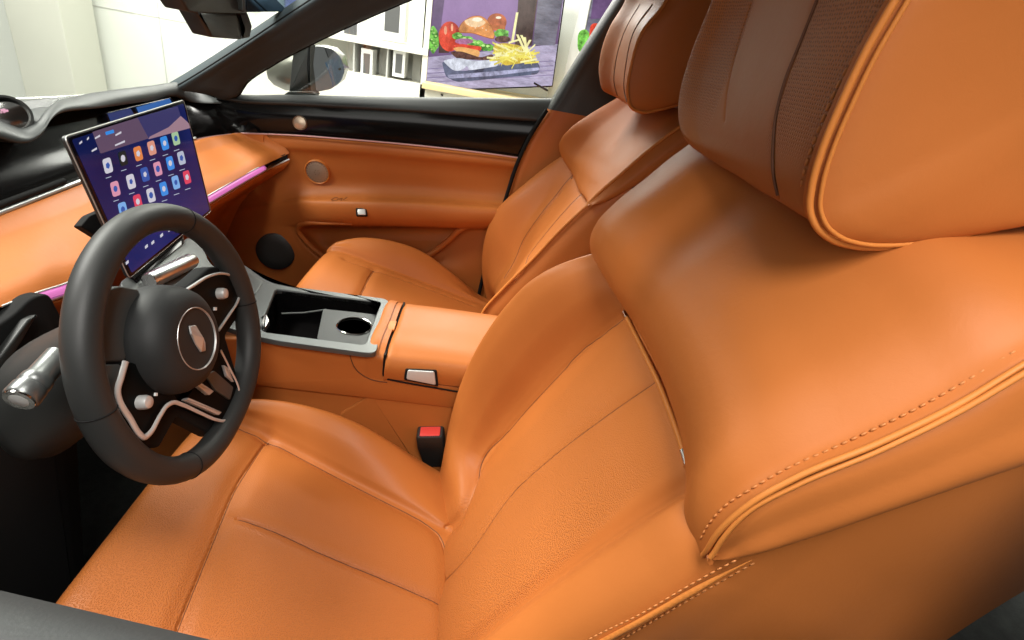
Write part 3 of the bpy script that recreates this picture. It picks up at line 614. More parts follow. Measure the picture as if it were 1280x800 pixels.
er = math.radians(12); ev = [ec + WU * (x * math.cos(er) - y * math.sin(er)) + WV * (x * math.sin(er) + y * math.cos(er)) for x, y in em]
V = np.array(ev + [p + WN * .0022 + (ec - p) * .05 for p in ev] + [ec + WN * .0085]); n8 = 8
V[8:16:2] -= WN * .0008
F = [(i, (i + 1) % n8, n8 + (i + 1) % n8, n8 + i) for i in range(n8)] + [(n8 + i, n8 + (i + 1) % n8, 16) for i in range(n8)] + [tuple(range(8))]
obj('emblem', V, F, 'satin', hub, False)

# =================================================================== STEERING COLUMN with its lever
colm = thing('steering_column', 'dark grey steering column cover with a silver stalk, behind the wheel', 'steering column', hc - WN * .1)
ax0, ax1 = hc - WN * .055, hc - WN * .21 + A(-.015, 0, -.09)
nets = []
for s in np.linspace(0, 1, 8):
    c = ax0 + (ax1 - ax0) * s; a = np.linspace(0, 2 * np.pi, 33)[:-1]; rx = (.070 + .016 * s) * (1 - .5 * max(0, s - .8) / .2); rz = (.060 + .022 * s) * (1 - .5 * max(0, s - .8) / .2)
    nets.append([c + WU * rx * np.sign(math.cos(t)) * abs(math.cos(t)) ** .8 + WV * rz * np.sign(math.sin(t)) * abs(math.sin(t)) ** .8 for t in a])
nets = np.array(nets); V = nets.reshape(-1, 3); F = [(i * 32 + j, i * 32 + (j + 1) % 32, (i + 1) * 32 + (j + 1) % 32, (i + 1) * 32 + j) for i in range(7) for j in range(32)] + [tuple(range(32)), tuple(7 * 32 + j for j in range(32))]
obj('column_cover', V, F, 'trim', colm, True, None, 50)
s0, s1 = X(66, 453, -.500), X(25, 499, -.548)
ad = (s1 - s0) / np.linalg.norm(s1 - s0); sl_ = np.linalg.norm(s1 - s0)
stalk = lathe('stalk', s0, ad, [(0, -.01), (.0122, -.01), (.0125, sl_ * .40), (.0140, sl_ * .46), (.0145, sl_ * .62), (.0138, sl_ * .64), (.0138, sl_ * .70), (.0150, sl_ * .72), (.0155, sl_ * .96), (.0142, sl_), (.0, sl_)], 'steel', colm, 40)
lathe('stalk_button', s1, ad, [(.0, -.002), (.0105, -.002), (.0100, .0015), (.006, .003), (0, .0034)], 'silvertrim', stalk, 32)
lathe('stalk_ring', s1, ad, [(.0110, -.002), (.0138, -.002), (.0134, .002), (.0114, .002)], 'chrome', stalk, 32)

# =================================================================== DASHBOARD
dash = thing('dashboard', 'tan and black dashboard with a pink lit air vent strip, under the windscreen', 'dashboard', (.15, .8, .6))
fr = [A(-.80, .80, Y(-160, 330, .86)[2]), Y(-160, 330, .86), Y(-60, 297, .86), Y(0, 273, .86), Y(50, 253, .86), Y(85, 239, .86), Y(160, 209, .86), Y(245, 177, .86), X(285, 170, .655), X(302, 168.5, .690), X(330, 171, .690)]
re = [A(-.80, .68, Y(-160, 440, .72)[2]), Y(-160, 440, .72), Y(-60, 402, .72), Y(0, 380, .72), Y(48, 362, .72), Y(80, 352, .72), Y(165, 298, .72), Y(264, 240, .72), Y(320, 209, .715), X(348, 196, .672), X(361, 190, .690)]
net = []
for a, b in zip(fr, re):
    net.append([a + A(0, 0, -.02), a, a + (b - a) * .3 + A(0, 0, .004), a + (b - a) * .7 + A(0, 0, .005), b + (a - b) * .04 + A(0, 0, .002), b + A(0, -.002, -.003)])
V = patch(np.array(net), 220, 60); sheet('dash_top', V, 'leather', dash, .012, away=(0, .3, -1))
lip = curve(re[3:], 90)
def strip(name, pl, z0, z1, y0, mat, th=.008):
    net = [[p + A(0, y0, z0), p + A(0, y0, z1)] for p in pl]; V = np.array(net); return sheet(name, V, mat, dash, th, away=(0, 1, 0))
strip('vent_recess', lip, -.003, -.021, .004, 'black')
n90 = len(lip); k0, k1 = 2, int(n90 * .86)
tube('light_strip', lip[k0:k1] + A(0, -.0005, -.0115), .0068, 'pink', dash, 8, False, 1.0)
tube('vent_rim', lip + A(0, -.001, -.0215), .0024, 'satin', dash, 8)
tube('vent_rim', lip[:k1 + 6] + A(0, -.001, -.0035), .0018, 'satin', dash, 8)
tube('vent_knob', lip[k1:k1 + 2] + A(0, -.001, -.012), .0078, 'chrome', dash, 10)
tube('vent_slot', lip[k1 + 3:-2] + A(0, 0, -.0125), .0060, 'gloss', dash, 8)
low = [p + A(0, 0, -.022) for p in re]
net = [[p + A(0, .004, .0), p + A(0, -.002, -.006), p + A(0, .004, -.016), p + A(0, .05, -.06), p + A(0, .12, -.12), p + A(0, .20, -.26), p + A(0, .24, -.42)] for p in low[4:]]
V = patch(np.array(net), 160, 70); sheet('lower_dash', V, 'leather', dash, .012, away=(0, 1, 0))
# black fascia and hooded cowl
cowl_lo = [(-120, 180), (-40, 172), (0, 173), (31, 179), (50, 170), (62, 151), (75, 142), (125, 135), (188, 126), (225, 121), (246, 128), (268, 129), (297, 128)]
cowl_up = [(-120, 160), (-40, 152), (0, 157), (28, 166), (46, 157), (58, 142), (70, 131), (94, 124), (188, 110), (231, 106.5), (252, 114), (270, 120.5), (298, 122)]
cy = [.90, .90, .90, .89, .89, .90, .91, .92, .93, .94, .93, .90, .855]
lo3 = [Y(px, py, y) for (px, py), y in zip(cowl_lo, cy)]; up3 = [Y(px, py, y + .012) for (px, py), y in zip(cowl_up, cy)]
lo3 = [A(-.80, .84, lo3[0][2])] + lo3; up3 = [A(-.80, .855, up3[0][2])] + up3
bs = [Y(px, py, y) for px, py, y in ((-120, 128, 1.2), (-40, 126, 1.2), (0, 124.5, 1.2), (24, 124, 1.2), (44, 123, 1.2), (62, 122, 1.2), (78, 121, 1.2), (98, 120, 1.2), (180, 110, 1.2), (228, 104.5, 1.16), (244, 109, 1.06), (262, 116, .99), (297, 119, .88))]
bs = [A(-.80, 1.05, bs[0][2])] + bs
net = [[l + A(0, .06, -.004), l + A(0, .015, -.002), l, (l + u) / 2 + A(0, -.006, 0), u, u + (b - u) * .15 + A(0, 0, .003), u + (b - u) * .55, b + A(0, 0, -.002), b + A(0, .1, -.05)] for l, u, b in zip(lo3, up3, bs)]
V = patch(np.array(net), 240, 110); sheet('dash_cowl', V, 'grey', dash, .006, away=(0, .3, -1))
fl = [p + A(0, .012, -.004) for p in fr]; fk = curve(fl, 40); fu = curve([A(p[0] + .02, min(.96, p[1] + .10), .800 if p[0] < .5 else .79) for p in fr], 40)
net = [[a + A(0, 0, -.01), a + A(0, .004, .01), (a + b) / 2, b, b + A(0, .01, .012)] for a, b in zip(fk, fu)]
fas = patch(np.array(net), 120, 40); sheet('gloss_fascia', fas, 'gloss', dash, .006, away=(0, 1, 0))
tube('chrome_line', curve([p + A(0, .001, .008) for p in fr[:8]], 60), .0046, 'satin', dash, 8)
tube('air_slit', curve([p + A(0, -.004, .0005) for p in fr[:8]], 60), .0050, 'black', dash, 8)
tube('trim_line', curve([p + A(0, .002, .003) for p in fr[7:]], 40), .0022, 'pinkline', dash, 8)
tube('air_slit', curve([p + A(0, .003, .019) for p in fr[:6]], 40), .0055, 'black', dash, 8)
# driver side end of the dash: dark knee panel and grey wedge
slab('knee_panel', fillet([Y(-140, 470, .70), Y(-30, 425, .70), Y(20, 392, .70), Y(40, 372, .70), Y(62, 366, .70), Y(90, 420, .70), Y(120, 960, .70), Y(-140, 980, .70)], .012), (0, -1, 0), .02, 'black', dash, .004)
slab('grey_wedge', fillet([Y(-60, 474, .685), Y(0, 446, .685), Y(36, 398, .685), Y(48, 392, .685), Y(30, 424, .685), Y(0, 470, .685), Y(-60, 500, .685)], .004), (0, -1, .3), .012, 'trim', dash, .003)
# wide passenger display under the cowl
disp = [Y(133, 141, .925), Y(214, 122, .925), Y(224, 138, .925), Y(140, 164, .925)]
pd = thing('strip_display', 'thin blue lit display under the dashboard cowl, behind the big touchscreen', 'display', disp[0])
slab('display_glass', fillet(disp, .004), (0, -1, .1), .01, 'blackglass', pd, .001)
MT['blue1'] = emis('blue_display_light', (.05, .16, .48), .8); MT['blue2'] = emis('dark_blue_display_light', (.03, .07, .24), .6)
slab('display_image', [p + A(0, -.0015, 0) for p in (Y(134, 142, .924), Y(162, 135, .924), Y(170, 148, .924), Y(140, 157, .924))], (0, -1, .1), .001, 'blue2', pd)
slab('display_image', [p + A(0, -.0015, 0) for p in (Y(170, 134, .924), Y(211, 123, .924), Y(219, 136, .924), Y(176, 148, .924))], (0, -1, .1), .001, 'blue1', pd)
# small pod by the windscreen, in front of the driver
g0 = Y(9, 143, .94)
pod = thing('instrument_pod', 'small hooded round instrument glowing pink behind the wheel', 'instrument', g0)
gn = A(-.55, -.75, .38); V, F = latheVF(g0, gn, [(.034, -.06), (.036, .0), (.034, .008), (.030, .008), (.028, .002), (.028, -.01), (0, -.01)], 40, .9); obj('hood', V, F, 'trim', pod, True, None, 40)
MT['podlight'] = emis('magenta_dial_light', (.50, .05, .22), .9)
lathe('dial', g0, gn, [(0, -.012), (.023, -.012), (.022, -.002), (0, -.002)], 'podlight', pod, 32, .8)
lathe('bezel', g0 + A(.006, 0, -.004), gn, [(.0245, -.006), (.0275, -.006), (.0275, .008), (.025, .009)], 'chrome', pod, 40, .85)
mb = MB()
for i in range(5):
    c = g0 + gn / 1.0 * .002 + A(-.010 + .005 * i, -.0008, .008 - .001 * i); mb.add(*boxVF(c, (.0032, .002, .003 + .002 * (i % 2))))
MT['podmark'] = emis('pale_pink_dial_marks', (.9, .45, .6), .9); mb.build('dial_marks', 'podmark', pod, False)

# =================================================================== TOUCHSCREEN
S_TL, S_TR, S_BR, S_BL = A(-.171, .699, .838), A(.196, .725, .845), A(.199, .695, .619), A(-.163, .654, .621)
def scr_fit():
    """rectangle plane of the screen through its three near corners"""
    u = (S_TR - S_TL + S_BR - S_BL); u /= np.linalg.norm(u); v = (S_TL - S_BL + S_TR - S_BR); v -= u * (v @ u); v /= np.linalg.norm(v)
    return (S_TL + S_TR + S_BR + S_BL) / 4, u, v, np.cross(u, v)
SC, SU, SV, SN = scr_fit()
if SN[1] > 0: SN = -SN
spx = lambda px, py, h=0.: hit(px, py, SN, SN @ SC + h)
scr = thing('touchscreen', 'large tilted centre touchscreen showing rows of app icons on dark blue', 'touchscreen', SC)
OUT = [spx(*p) for p in ((82, 171), (228, 126), (263, 265), (231, 293), (166, 345), (152, 343))]
OUT = [spx(81, 171), spx(230, 125), spx(264, 264), spx(162, 348)]
slab('screen_body', fillet(OUT, .008, 6), SN, .006, 'trim', scr, .0012)
tube('screen_edge', fillet([p - SN * .0008 for p in OUT], .008, 6), .0009, 'satin', scr, 6, True)
cS = sum(OUT) / 4
INN = [p + (cS - p) * k for p, k in zip(OUT, (.018, .014, .016, .016))]
slab('screen_glass', fillet([p + SN * .0008 for p in INN], .006, 6), SN, .002, 'blackglass', scr)
def scr_mat():
    m = base_mat("screen_image", (0, 0, 0), .08, spec=.4); nt = m.node_tree; N = nt.nodes; L = nt.links; b = N["Principled BSDF"]
    tc = N.new("ShaderNodeTexCoord"); n = N.new("ShaderNodeTexNoise"); n.inputs["Scale"].default_value = 5; n.inputs["Detail"].default_value = 1; L.new(tc.outputs["Object"], n.inputs["Vector"])
    r = N.new("ShaderNodeValToRGB"); r.color_ramp.elements[0].position = .3; r.color_ramp.elements[0].color = (.004, .008, .055, 1); r.color_ramp.elements[1].position = .75; r.color_ramp.elements[1].color = (.018, .024, .14, 1)
    L.new(n.outputs["Fac"], r.inputs[0]); L.new(r.outputs[0], b.inputs["Emission Color"]); b.inputs["Emission Strength"].default_value = 1.; return m
MT['scrimg'] = scr_mat()
def inset(P, k): c = sum(P) / len(P); return [p + (c - p) * k for p in P]
slab('home_page', fillet([p + SN * .0012 for p in inset(INN, .035)], .004, 5), SN, .0006, 'scrimg', scr)
MT['card'] = emis('mauve_card', (.115, .07, .12), 1.); MT['card2'] = emis('lilac_card', (.33, .20, .25), 1.); MT['card3'] = emis('dusky_card', (.045, .04, .13), 1.)
HS = .0018
def spoly(name, pxs, mat, h=HS, r=.002): return slab(name, fillet([spx(px, py, h) for px, py in pxs], r, 4), SN, .0008, mat, scr)
spoly('widget_card', [(116, 165), (176, 146), (186, 173), (126, 192)], 'card')
spoly('widget_card', [(172, 147), (222, 133), (230, 158), (186, 173)], 'card3', HS + .0002)
spoly('widget_card', [(211, 159), (226, 145), (236, 154), (238, 160), (186, 174), (187, 171)], 'card2', HS + .0004)
cols = dict(white=(.62, .60, .68), black=(.01, .02, .02), orange=(.75, .23, .07), salmon=(.70, .30, .22), blue=(.04, .26, .75), green=(.38, .55, .33), pink=(.70, .30, .42), sky=(.20, .42, .80), red=(.72, .06, .12), navy=(.03, .10, .40), grey=(.45, .5, .62))
for k, c in cols.items(): MT['ic_' + k] = emis(k + '_icon_light', c, .95)
icons = [(135, 207, 'white'), (154, 198, 'black'), (173, 192, 'orange'), (190, 185, 'salmon'), (206, 179, 'blue'), (220, 173, 'green'),
         (144.5, 236, 'pink'), (164, 227, 'white'), (181.5, 218, 'navy'), (197.5, 211, 'pink'), (213, 204, 'blue'), (227, 197.5, 'grey'),
         (154, 262, 'sky'), (172.5, 252, 'red'), (189, 244, 'white'), (205, 236, 'blue'), (220, 228, 'sky'), (234, 221.5, 'red')]
uvx = lambda px, py: spx(px, py, HS)
for px, py, c in icons:
    w_ = 5.4 - .012 * (px - 135); h_ = 8.9 - .012 * (px - 135); sl = .28 * w_
    o = spoly('app_icon', [(px - w_ - h_ * .18, py - h_ + .3 * w_), (px + w_ - h_ * .30, py - h_ - .35 * w_), (px + w_ + h_ * .18, py + h_ - .3 * w_), (px - w_ + h_ * .30, py + h_ + .35 * w_)], 'ic_' + c, HS, .005)
    g = 'ic_navy' if c in ('white', 'grey', 'pink', 'sky', 'green') else 'ic_white'
    k = .42 + .1 * rng.random(); e = rng.random() * .6 - .3
    sh_ = [(math.cos(t) * w_ * k + .15 * math.sin(t) * h_ * k, math.sin(t) * h_ * k - .3 * math.cos(t) * w_ * k) for t in np.linspace(0, 2 * np.pi, 9 if e > 0 else 6)[:-1]]
    slab('icon_glyph', [spx(px + a, py + b, HS + .0004) for a, b in sh_], SN, .0004, g, o)
def mark(name, P, h, t=.0005): slab(name, [spx(px, py, h) for px, py in P], SN, t, 'ic_grey' if name == 'icon_caption' else 'ic_white', scr)
for px, py, c in icons: mark('icon_caption', [(px + a, py + b + 14.5) for a, b in ((-2.4, .9), (4, -1.2), (4.2, -.5), (-2.2, 1.6))], HS)
for px, py, wd in ((101, 177, 1.5), (110, 172, 1), (148, 166, 3.5), (118, 186, 3), (150, 178, 6), (226, 259, 1), (122, 170, 3)):
    mark('status_mark', [(px + a, py + b) for a, b in ((-wd, 1.2 + .28 * wd), (wd, 1.2 - .3 * wd - 2), (wd + .3, 1.6 - .3 * wd), (-wd + .3, 3 + .28 * wd))], HS + .0004)
for px, py in ((159, 327), (183, 307), (191, 302), (202, 293), (212, 286)):
    mark('dock_mark', [(px + a, py + b) for a, b in ((-1.5, 1), (1.5, -2), (2, 1.5), (-1, 4))], HS + .0004)
spoly('tab_highlight', [(132, 165), (142, 162), (143, 166), (133, 169)], 'ic_blue', HS + .0006, .001)
slab('screen_stand', fillet([Y(101, 283, .715), Y(112, 270, .715), Y(130, 262, .715), Y(140, 300, .715), Y(128, 300, .715)], .004), (0, -1, .2), .012, 'black', scr, .002)

# =================================================================== CENTRE CONSOLE
con = thing('center_console', 'tan centre console with black storage tray, cup holder and padded armrest', 'console', (0, .3, .1))
XN, XF = -.118, .118
def prism_x(name, yz, x0, x1, mat, bev=.004, parent=con, r=.006, angle=40):
    return slab(name, fillet([(x0, y, z) for y, z in yz], r, 4), (-1, 0, 0), x1 - x0, mat, parent, bev, 3, angle)
# side body with the deep recess
yz_ = [(.70, .36), (.70, .47), (.50, .497), (.24, .493), (.24, .45), (.02, .45), (-.12, .45), (-.12, .40), (.10, .395), (.49, .392)]
prism_x('console_side', yz_, XN, XN + .012, 'leather', .004); prism_x('console_side', yz_, XF - .012, XF, 'leather', .004)
box('console_bed', (0, .12, .425), (.21, .30, .05), 'black', con)
prism_x('console_core', [(.72, .0), (.72, .40), (.5, .41), (-.2, .41), (-.2, .0)], XN + .006, XF - .006, 'leather')
lp = [X(425, 517, -.116), X(464, 492.5, -.116), X(566, 505, -.116), X(600, 700, -.116), X(425, 640, -.116)]
slab('side_panel', fillet(lp, .006), (-1, 0, 0), .03, 'leather', con, .005)
slab('side_panel', fillet([p * A(-1, 1, 1) for p in lp], .006), (1, 0, 0), .03, 'leather', con, .005)
# armrest lid
def arm(y0, y1, z, name):
    ex = -.0035 if name == 'console_block' else .004
    prof = [(XN - ex, z - .052), (XN - ex, z - .020), (XN + .004, z - .006), (XN + .018, z), (0, z + .004), (XF - .018, z), (XF - .004, z - .006), (XF + .004, z - .020), (XF + .004, z - .052)]
    net = np.array([[(x, y, zz - dz) for x, zz in prof] for y, dz in ((y0, .006), (y0 - .003, .001), (y0 - .02, 0), ((y0 + y1) / 2, -.002), (y1 + .02, 0), (y1, .004))])
    return sheet(name, patch(net, 60, 90), 'leather', con, .02, away=(0, 0, -1))
lid = arm(.236, -.16, .503, 'armrest_lid')
block = arm(.2725, .2405, .502, 'console_block')
box('lid_gap', (0, .2385, .470), (.232, .004, .060), 'black', con)
lt = [X(508, 461, -.1235), X(545, 463, -.1235), X(547, 482, -.1235), X(506, 474, -.1235)]
slab('latch_recess', fillet([p + A(-.002, 0, 0) for p in inset(lt, -.06)], .004), (-1, 0, .1), .006, 'black', con, .001)
slab('latch', fillet([p + A(-.004, 0, .001) for p in inset(lt, .10)], .004), (-1, 0, .1), .006, 'silvertrim', con, .002)
tube('seam_shade', curve([X(px, py, XN - .0006) for px, py in ((437, 436), (438, 446), (447, 464), (463, 474), (484, 478))], 30), .0009, 'groove_shade', con, 6)
tube('lid_seam', curve([X(px, py, XN - .001) for px, py in ((484, 474), (510, 479), (545, 485), (580, 491))], 30), .0018, 'black', con, 6)
bt = [Z(484, 401, .5075), Z(496, 401, .5075), Z(493, 412, .5075), Z(481, 412, .5075)]
slab('console_button', fillet(bt, .002), (0, 0, 1), .004, 'pipe', con, .001)
# metal tray frame (ring), black tub, divider and cup holder
ZT = .508
outer = fillet([Z(303, 330, ZT), Z(330, 349, ZT), Z(345, 355.5, ZT), Z(487, 374, ZT), Z(470, 441, ZT), Z(456, 441, ZT), Z(330, 424, ZT), Z(255, 400, ZT), Z(250, 372, ZT)], [.01, .03, .02, .020, .034, .02, .05, .02, .01], 7)
inner_ = fillet([Z(345, 361, ZT), Z(476, 377.5, ZT), Z(456, 431, ZT), Z(332, 415, ZT), Z(326, 410, ZT)], [.012, .012, .012, .02, .01], 9)
def ring_plate(name, O, I, z0, z1, mat, parent):
    n = 240
    def rs(P):
        P = np.asarray(P); c = np.concatenate([P, P[:1]]); d = np.concatenate([[0], np.cumsum(np.linalg.norm(np.diff(c, axis=0), axis=1))])
        return np.array([[np.interp(t, d, c[:, i]) for i in range(3)] for t in np.linspace(0, d[-1], n, endpoint=False)])
    Or, Ir = rs(O), rs(I); ci = Ir.mean(0); an = lambda P: np.arctan2(P[:, 1] - ci[1], P[:, 0] - ci[0])
    if np.sum(np.diff(np.unwrap(an(Or)))) * np.sum(np.diff(np.unwrap(an(Ir)))) < 0: Ir = Ir[::-1]
    Oc = np.concatenate([Or[np.argmin(an(Or)):], Or[:np.argmin(an(Or))]]); Ic = np.concatenate([Ir[np.argmin(an(Ir)):], Ir[:np.argmin(an(Ir))]])
    def z(P, h): Q = P.copy(); Q[:, 2] += h; return Q
    ib = Ic + (Ic - ci) * -.02; rings = [z(Oc, z0), z(Oc, z1 - .002), z(Oc + (ci - Oc) * .008, z1), z(Ic + (Ic - ci) * .02, z1), z(Ic, z1 - .0025), z(Ic, z0)]
    V = np.concatenate(rings); F = [(r * n + i, r * n + (i + 1) % n, (r + 1) * n + (i + 1) % n, (r + 1) * n + i) for r in range(5) for i in range(n)] + [(5 * n + i, 5 * n + (i + 1) % n, (i + 1) % n, i) for i in range(n)]
    return obj(name, V, F, mat, parent, True, None, 30)
tray = ring_plate('tray_frame', outer, inner_, -.010, .0, 'framegrey', con)
n_ = len(inner_); zf = A(0, 0, -.075)
V = np.concatenate([inner_ + A(0, 0, -.004), inner_ + zf]); F = [(i, (i + 1) % n_, n_ + (i + 1) % n_, n_ + i) for i in range(n_)] + [tuple(n_ + i for i in range(n_))]
Vb = np.concatenate([V, (inner_ - inner_.mean(0)) * 1.04 + inner_.mean(0) + A(0, 0, -.004), (inner_ - inner_.mean(0)) * 1.04 + inner_.mean(0) + zf + A(0, 0, -.004)])
F = F + [(2 * n_ + i, 2 * n_ + (i + 1) % n_, 3 * n_ + (i + 1) % n_, 3 * n_ + i) for i in range(n_)] + [tuple(3 * n_ + i for i in range(n_))] + [(i, (i + 1) % n_, 2 * n_ + (i + 1) % n_, 2 * n_ + i) for i in range(n_)]
obj('tray_tub', Vb, F, 'gloss', con, True, None, 40)
zc = ZT - .016
cc = Z(443, 408, zc)
cI = np.array([cc + A(.0335 * math.cos(t), .0335 * math.sin(t), 0) for t in np.linspace(0, 2 * np.pi, 60, endpoint=False)])
ring_plate('cup_plate', fillet([Z(404, 386, zc), Z(452, 391, zc), Z(476, 394, zc), Z(459, 432, zc), Z(396, 424, zc)], .006), cI, -.006, 0., 'trim', con)
lathe('cup_well', cc, (0, 0, 1), [(.036, -.058), (.036, -.004), (.0338, -.003), (.0335, -.056), (0, -.056)], 'black', con, 48, 1., 30)
lathe('cup_ring', cc + A(0, 0, .0015), (0, 0, 1), [(.0362, -.004), (.0362, .0005), (.0352, .0014), (.0338, .0005), (.0338, -.004), (.0362, -.004)], 'chrome', con, 48)
tube('divider', [Z(352, 392, ZT - .03), Z(380, 391, ZT - .028), Z(408, 387, ZT - .024)], .002, 'panel', con, 8)
slab('tray_clip', fillet([Z(325, 396, ZT), Z(333, 392, ZT), Z(337, 400, ZT), Z(330, 412, ZT)], .003), (0, 0, 1), .01, 'silver', con, .002)
# front plate rising under the touchscreen, charging pad and roller
PN = A(0, -.50, .866); PO = A(0, .52, ZT - .006)
pl_ = lambda px, py, h=0.: hit(px, py, PN, PN @ PO + h)
slab('front_plate', fillet([pl_(150, 352), pl_(236, 296), pl_(256, 312), pl_(262, 330), pl_(300, 352), pl_(318, 372), pl_(250, 404), pl_(170, 400)], [.01, .01, .02, .02, .02, .02, .02, .02], 6), PN, .02, 'framegrey', con, .002)
slab('charging_pad', fillet([Z(302, 334, ZT + .002), Z(329, 352, ZT + .002), Z(319, 368, ZT + .002), Z(290, 350, ZT + .002)], .006), (0, 0, 1), .004, 'panel', con, .001)
r0, r1 = pl_(186, 352, .012), pl_(241, 325, .012)
tube('roller', [r0, r0 + (r1 - r0) * .03, r0 + (r1 - r0) * .95, r1], [.0135, .0145, .0145, .0125], 'silver', con, 20)
slab('plate_button', fillet([pl_(234, 345, .002), pl_(241, 342, .002), pl_(245, 347, .002), pl_(237, 350, .002)], .001), PN, .003, 'silver', con)
sf = [pl_(159, 342, .004), pl_(228, 292, .004), pl_(230, 304, .004), pl_(172, 352, .004)]
slab('phone_slot', sf, PN, .006, 'gloss', con, .001)
tube('slot_frame', [pl_(157, 341, .006), pl_(228, 291, .006), pl_(230, 303, .006)], .0018, 'silver', con, 8)

# =================================================================== BUCKLE
bc = X(541, 560, -.128)
buc = thing('seat_belt_buckle', 'black seat belt buckle with red release button beside the driver seat', 'buckle', bc)
bz = A(-.22, .16, .96); bz /= np.linalg.norm(bz); by = A(.0, 1, -.2); by -= bz * (by @ bz); by /= np.linalg.norm(by); bx = np.cross(by, bz)
tp = X(538, 541, -.128)
V = []; 
for h, wy, wx in ((.004, .0250, .0150), (.0, .0275, .0170), (-.03, .0285, .0175), (-.075, .0245, .0155), (-.10, .022, .014)):
    V.append(fillet([tp + bz * h + by * i * wy + bx * j * wx for i, j in ((-1, -1), (1, -1), (1, 1), (-1, 1))], .006, 5))
m_ = len(V[0]); VV = np.concatenate(V); F = [(r * m_ + i, r * m_ + (i + 1) % m_, (r + 1) * m_ + (i + 1) % m_, (r + 1) * m_ + i) for r in range(4) for i in range(m_)] + [tuple(range(m_)), tuple(4 * m_ + i for i in range(m_))]
obj('buckle_body', VV, F, 'trim', buc, True, None, 35)
slab('release_button', fillet([tp + bz * .0055 + by * i * .0205 + bx * j * .0115 for i, j in ((-1, -1), (1, -1), (1, 1), (-1, 1))], .003), bz, .006, 'red', buc, .001)
lathe('belt_anchor', X(572, 592, -.135), (-.6, -.5, .5), [(0, -.01), (.014, -.01), (.015, .0), (.012, .006), (0, .008)], 'leather', buc, 24)

# =================================================================== PASSENGER DOOR
pdoor = thing('passenger_door', 'far front door with tan armrest, black gloss band and round speaker grilles', 'car door', (.72, .4, .1))
top_px = [(270, 113), (300, 118), (360, 118.5), (430, 120), (520, 121.5), (600, 122), (690, 123), (760, 124)]
def row(pxs, x): return [X(px, py, x) for px, py in pxs]
sill_in = [(270, 122), (300, 127), (360, 130), (430, 134), (520, 139), (600, 145), (690, 152), (760, 158)]
gl_bot = [(270, 165), (302, 166), (360, 168), (430, 173), (520, 181), (600, 190), (650, 196), (760, 212)]
net = [[a + A(.03, 0, -.05), a + A(.012, 0, -.006), a, a + (b - a) * .5 + A(-.006, 0, .006), b, b + A(.008, 0, -.006)] for a, b in zip(row(top_px, .745), row(sill_in, .700))]
sheet('window_sill', patch(np.array(net), 120, 40), 'grey', pdoor, .01, away=(1, 0, 0))
net = [[a + A(.004, 0, .003), a + (b - a) * .3 + A(-.003, 0, 0), a + (b - a) * .7 + A(-.002, 0, 0), b + A(.004, 0, -.006)] for a, b in zip(row(sill_in, .704), row(gl_bot, .700))]
sheet('gloss_band', patch(np.array(net), 120, 30), 'gloss', pdoor, .01, away=(1, 0, 0))
tube('trim_line', curve([p + A(-.004, 0, -.001) for p in row(gl_bot[1:-2] + [(648, 196.5)], .694)], 80), .0026, 'pinkline', pdoor, 8)
# tan panel: trim line, shallow crease, hollow, armrest, pocket, foot
PX0 = [265, 300, 340, 365, 375, 390, 450, 520, 580, 640, 690]
def lin(xs, kx, ky): return [float(np.interp(x, kx, ky)) for x in xs]
K9 = [265, 300, 345, 400, 460, 520, 580, 640, 690]
def drow(px, ys, x): return [X(a, b, x if np.isscalar(x) else x[i]) for i, (a, b) in enumerate(zip(px, ys))]
row_f = drow(PX0, [262, 256, 250, 247, 246, 246, 246, 248, 252, 257, 262], [.705, .700, .694, .690, .688, .686, .684, .686, .688, .690, .692])
row_i = drow(PX0, [288, 284, 280, 278, 278, 278.5, 280, 282, 284, 284, 288], [.701, .694, .684, .670, .662, .656, .652, .652, .655, .660, .670])
net = [drow(PX0, lin(PX0, K9, [166, 167, 169, 172, 177, 182.5, 189, 196, 203]), .706), drow(PX0, lin(PX0, K9, [168, 169, 171, 175, 180, 185.5, 192, 199, 206]), .698), drow(PX0, lin(PX0, K9, [182, 182, 183, 186, 190, 196, 201, 207, 213]), .694),
       drow(PX0, lin(PX0, K9, [188, 188, 189, 192, 196, 202, 207, 213, 219]), .702), drow(PX0, lin(PX0, K9, [212, 210, 209, 210, 213, 217, 222, 229, 234]), .710), drow(PX0, lin(PX0, K9, [240, 236, 233, 233, 235, 238, 243, 248, 253]), [.706, .704, .704, .706, .708, .710, .710, .710, .708, .705, .705]),
       row_f, drow(PX0, [270, 264, 257, 253, 252, 252, 253, 255, 259, 262, 268], [.703, .695, .682, .668, .660, .652, .642, .640, .642, .648, .660]),
       drow(PX0, [280, 276, 270.5, 268, 268, 269, 271, 274, 276.5, 277, 280], [.702, .694, .681, .665, .656, .647, .637, .634, .636, .644, .660]), row_i,
       drow([265, 300, 340, 364, 372, 386, 450, 520, 574, 620, 690], [294, 291, 288, 286, 286, 285.5, 286, 286, 287, 291, 296], [.700, .693, .685, .678, .680, .730, .742, .742, .730, .690, .695]),
       drow([265, 300, 340, 370, 379, 393, 450, 510, 558, 610, 690], [308, 306, 304, 303, 303, 302, 302, 302, 303, 308, 312], [.700, .692, .685, .677, .680, .735, .746, .746, .733, .690, .695]),
       drow([265, 300, 345, 386, 397, 413, 455, 495, 534, 600, 690], [325, 324, 323, 321, 321, 320, 320, 320, 321, 326, 330], [.700, .692, .686, .678, .681, .732, .742, .742, .730, .690, .695]),
       drow([265, 300, 350, 408, 422, 440, 465, 485, 510, 590, 690], [345, 344, 342, 337, 336, 336, 336, 336, 337, 344, 350], [.700, .692, .688, .680, .682, .695, .705, .705, .700, .690, .695]),
       drow(PX0, lin(PX0, K9, [425, 415, 405, 398, 395, 395, 395, 398, 405]), .700)]
Vd = patch(np.array(net), 300, 320)
def row_index(node, col): return int(np.argmin(((Vd[:, int(col * 319)] - node) ** 2).sum(1)))
